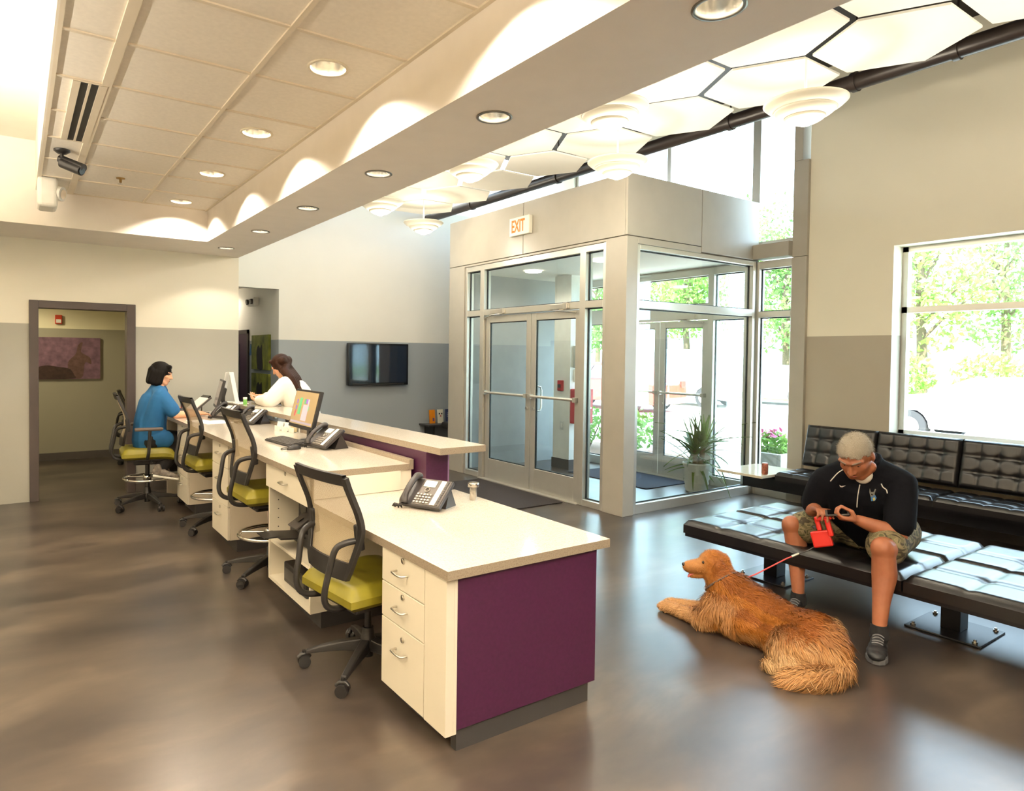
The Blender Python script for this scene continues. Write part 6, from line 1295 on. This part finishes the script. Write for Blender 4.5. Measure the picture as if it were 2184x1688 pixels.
def fields(P, Nn):
    """coat colour, hair length and lie at surface points"""
    n = len(P); col = np.tile(GOLD, (n, 1)); L = np.full(n, .026); D = np.tile(np.array([0.02, -1.0, -.35]), (n, 1))
    rel = P-HCn; hf = rel@hdn; head = (np.linalg.norm(rel, axis=1) < .135) & (P[:, 2] > .245) | (hf > .05) & (P[:, 2] > .2)
    td, ta = segdist(P, TP); tl = (td < .062) & (P[:, 1] < 1.80) & (P[:, 2] < .13) & ((P[:, 0] < 3.30) | (P[:, 1] < 1.60))
    legs = (P[:, 1] > 2.44) & (P[:, 2] < .10); thigh = (P[:, 1] < 1.96) & (P[:, 0] < 3.40) & (P[:, 2] < .17) & ~tl; chest = (P[:, 1] > 2.2) & (P[:, 1] < 2.5) & (P[:, 2] < .22) & ~legs; belly = (P[:, 2] < .075) & ~legs & ~tl; rear = (P[:, 1] < 1.68) & ~tl; back = (Nn[:, 2] > .55) & ~head & ~legs & ~tl
    w = lambda mk, c, a: col.__setitem__(mk, col[mk]*(1-a)+c*a)
    w(back, DEEP, .85); w(thigh, CREAM, .45); w(thigh & (P[:, 2] < .10), CREAM, .6); w(belly, CREAM, .35); w(chest & (Nn[:, 2] > -.2), CREAM, .25); w(legs, CREAM, .45); w(tl, CREAM, .35); w(rear, CREAM, .15); w(head & (np.abs(rel@np.array(lat)) > .072) & (hf < .04), DEEP, .95); w(head & (hf > .06), CREAM, .18)
    far = (P[:, 0] > 3.56) & (P[:, 1] < 1.75); w(far, CREAM, .5)
    L[thigh] = .046; L[belly] = .040; L[chest] = .040; L[rear] = .055; L[tl] = .066; L[legs] = .011; L[head] = .012; L[head & (hf > .05)] = .005; L[far] = .05
    nk = (P[:, 1] > 2.28) & ~head & ~legs & (P[:, 2] > .16); L[nk] = .048
    D[head] = -hdn+np.array([0, 0, -.3]); D[nk] = np.array([.1, -.75, -.6]); D[legs] = np.array([0, .5, -.5]); D[thigh] = np.array([-.25, -.75, -.55]); D[chest] = np.array([-.2, -.4, -.8])
    tdir = TP[1:]-TP[:-1]; tdir /= np.linalg.norm(tdir, axis=1)[:, None]; D[tl] = tdir[ta[tl]]+np.array([0, -.25, -.2])
    return col, L, D
def warp(A):
    A = A.copy(); t = np.maximum(0, 2.05-A[:, 1]); A[:, 1] += t*.17; A[:, 0] -= t*.045; return A
vc = sum(fields(co+R_.normal(0, .018, co.shape), no)[0] for _ in range(8))/8; ca = me.color_attributes.new('coat', 'FLOAT_COLOR', 'POINT'); ca.data.foreach_set('color', np.c_[vc*.85, np.ones(len(vc))].ravel())
NS = 64000
me.vertices.foreach_set('co', warp(co).ravel()); me.update()
idx = R_.choice(nf, NS, p=area/area.sum()); P = cen[idx]+R_.normal(0, .003, (NS, 3)); Nn = pn[idx]; keep = (P[:, 2] > .012); P, Nn = P[keep], Nn[keep]; n = len(P)
_, L, D = fields(P+R_.normal(0, .010, P.shape), Nn); col = (fields(P+R_.normal(0, .014, P.shape), Nn)[0]+fields(P+R_.normal(0, .014, P.shape), Nn)[0]+fields(P+R_.normal(0, .02, P.shape), Nn)[0])/3; L = L*R_.uniform(.6, 1.25, n)
T = D-(D*Nn).sum(1)[:, None]*Nn; T /= np.maximum(np.linalg.norm(T, axis=1), 1e-6)[:, None]
cl = np.sin(P[:, 0]*55+P[:, 1]*31)*np.sin(P[:, 2]*63+P[:, 1]*47)
T += R_.normal(0, .16, (n, 3))+np.cross(Nn, T)*(cl*.35)[:, None]
S = np.cross(Nn, T); S /= np.maximum(np.linalg.norm(S, axis=1), 1e-6)[:, None]
w0 = (.0010+.018*L)[:, None]
p0 = P-Nn*.002; p1 = P+(T*.5+Nn*.30)*L[:, None]; p2 = P+(T*1.0+Nn*.32+np.array([0, 0, -.10]))*L[:, None]
for q in (p1, p2): q[:, 2] = np.maximum(q[:, 2], .003)
Vv = warp(np.stack([p0-S*w0, p0+S*w0, p1-S*w0*.8, p1+S*w0*.8, p2], 1).reshape(-1, 3)); b0 = np.arange(n)*5
me2 = bpy.data.meshes.new('fur'); F4 = np.stack([b0, b0+1, b0+3, b0+2], 1); F3 = np.stack([b0+2, b0+3, b0+4], 1)
me2.from_pydata(Vv.tolist(), [], F4.tolist()+F3.tolist()); me2.polygons.foreach_set('use_smooth', [True]*(2*n))
cc = col*R_.uniform(.85, 1.2, (n, 1)); ca2 = me2.color_attributes.new('coat', 'FLOAT_COLOR', 'POINT'); ca2.data.foreach_set('color', np.c_[np.repeat(cc, 5, axis=0), np.ones(5*n)].ravel())
fo = obj('fur', me2, M['fur'], dog); fo.location = off; fo['kind'] = 'stuff'; dbody.location = off
def dpart(mb, nm, mat): o = mb.build(nm, mat, dog); o.location = off; return o
m = MB(); m.sph(hp(.174, 0, -.008), (.012, .016, .012), 14, 10, Rh); dpart(m, 'nose', plain('dog_nose', rgb(30, 24, 24), .35))
for s in (-1, 1): m = MB(); m.sph(hp(.068, s*.040, .018), .0095, 12, 8); dpart(m, 'eye', plain('dog_eye', rgb(34, 20, 14), .12, var=0))
m = MB(); m.tube(spline([hp(.06, 0, -.052), hp(.10, 0, -.058), hp(.135, .004, -.066), hp(.148, .006, -.085)], 4), [.016]*9+[.014, .013, .011, .008], 10, flat=.35); dpart(m, 'tongue', plain('dog_tongue', rgb(206, 110, 110), .35))
m = MB(); cc_ = V3(3.52, 2.395, .262); ax = V3(-.02, .55, .60).normalized(); e1_ = ax.orthogonal().normalized(); e2_ = ax.cross(e1_); m.tube([cc_+(e1_*math.cos(a)+e2_*math.sin(a))*.108 for a in [2*math.pi*k/32 for k in range(32)]], .006, 8, closed=True); cl_ = dpart(m, 'collar', plain('dog_collar', rgb(78, 66, 60), .5, var=.3, vscale=40))
m = MB(); q = cc_+(V3(-.82, -.45, -.1)).normalized()*.118; m.tube([q+V3(0, .012*math.cos(a), .012*math.sin(a)-.01) for a in [2*math.pi*k/16 for k in range(16)]], .0025, 6, closed=True); m.build('ring', M['steel'], cl_)
m = MB(); m.sph(q+V3(-.005, .02, -.035), (.006, .014, .02), 12, 8); m.build('tag', plain('bone_tag', rgb(220, 180, 90), .35), cl_)
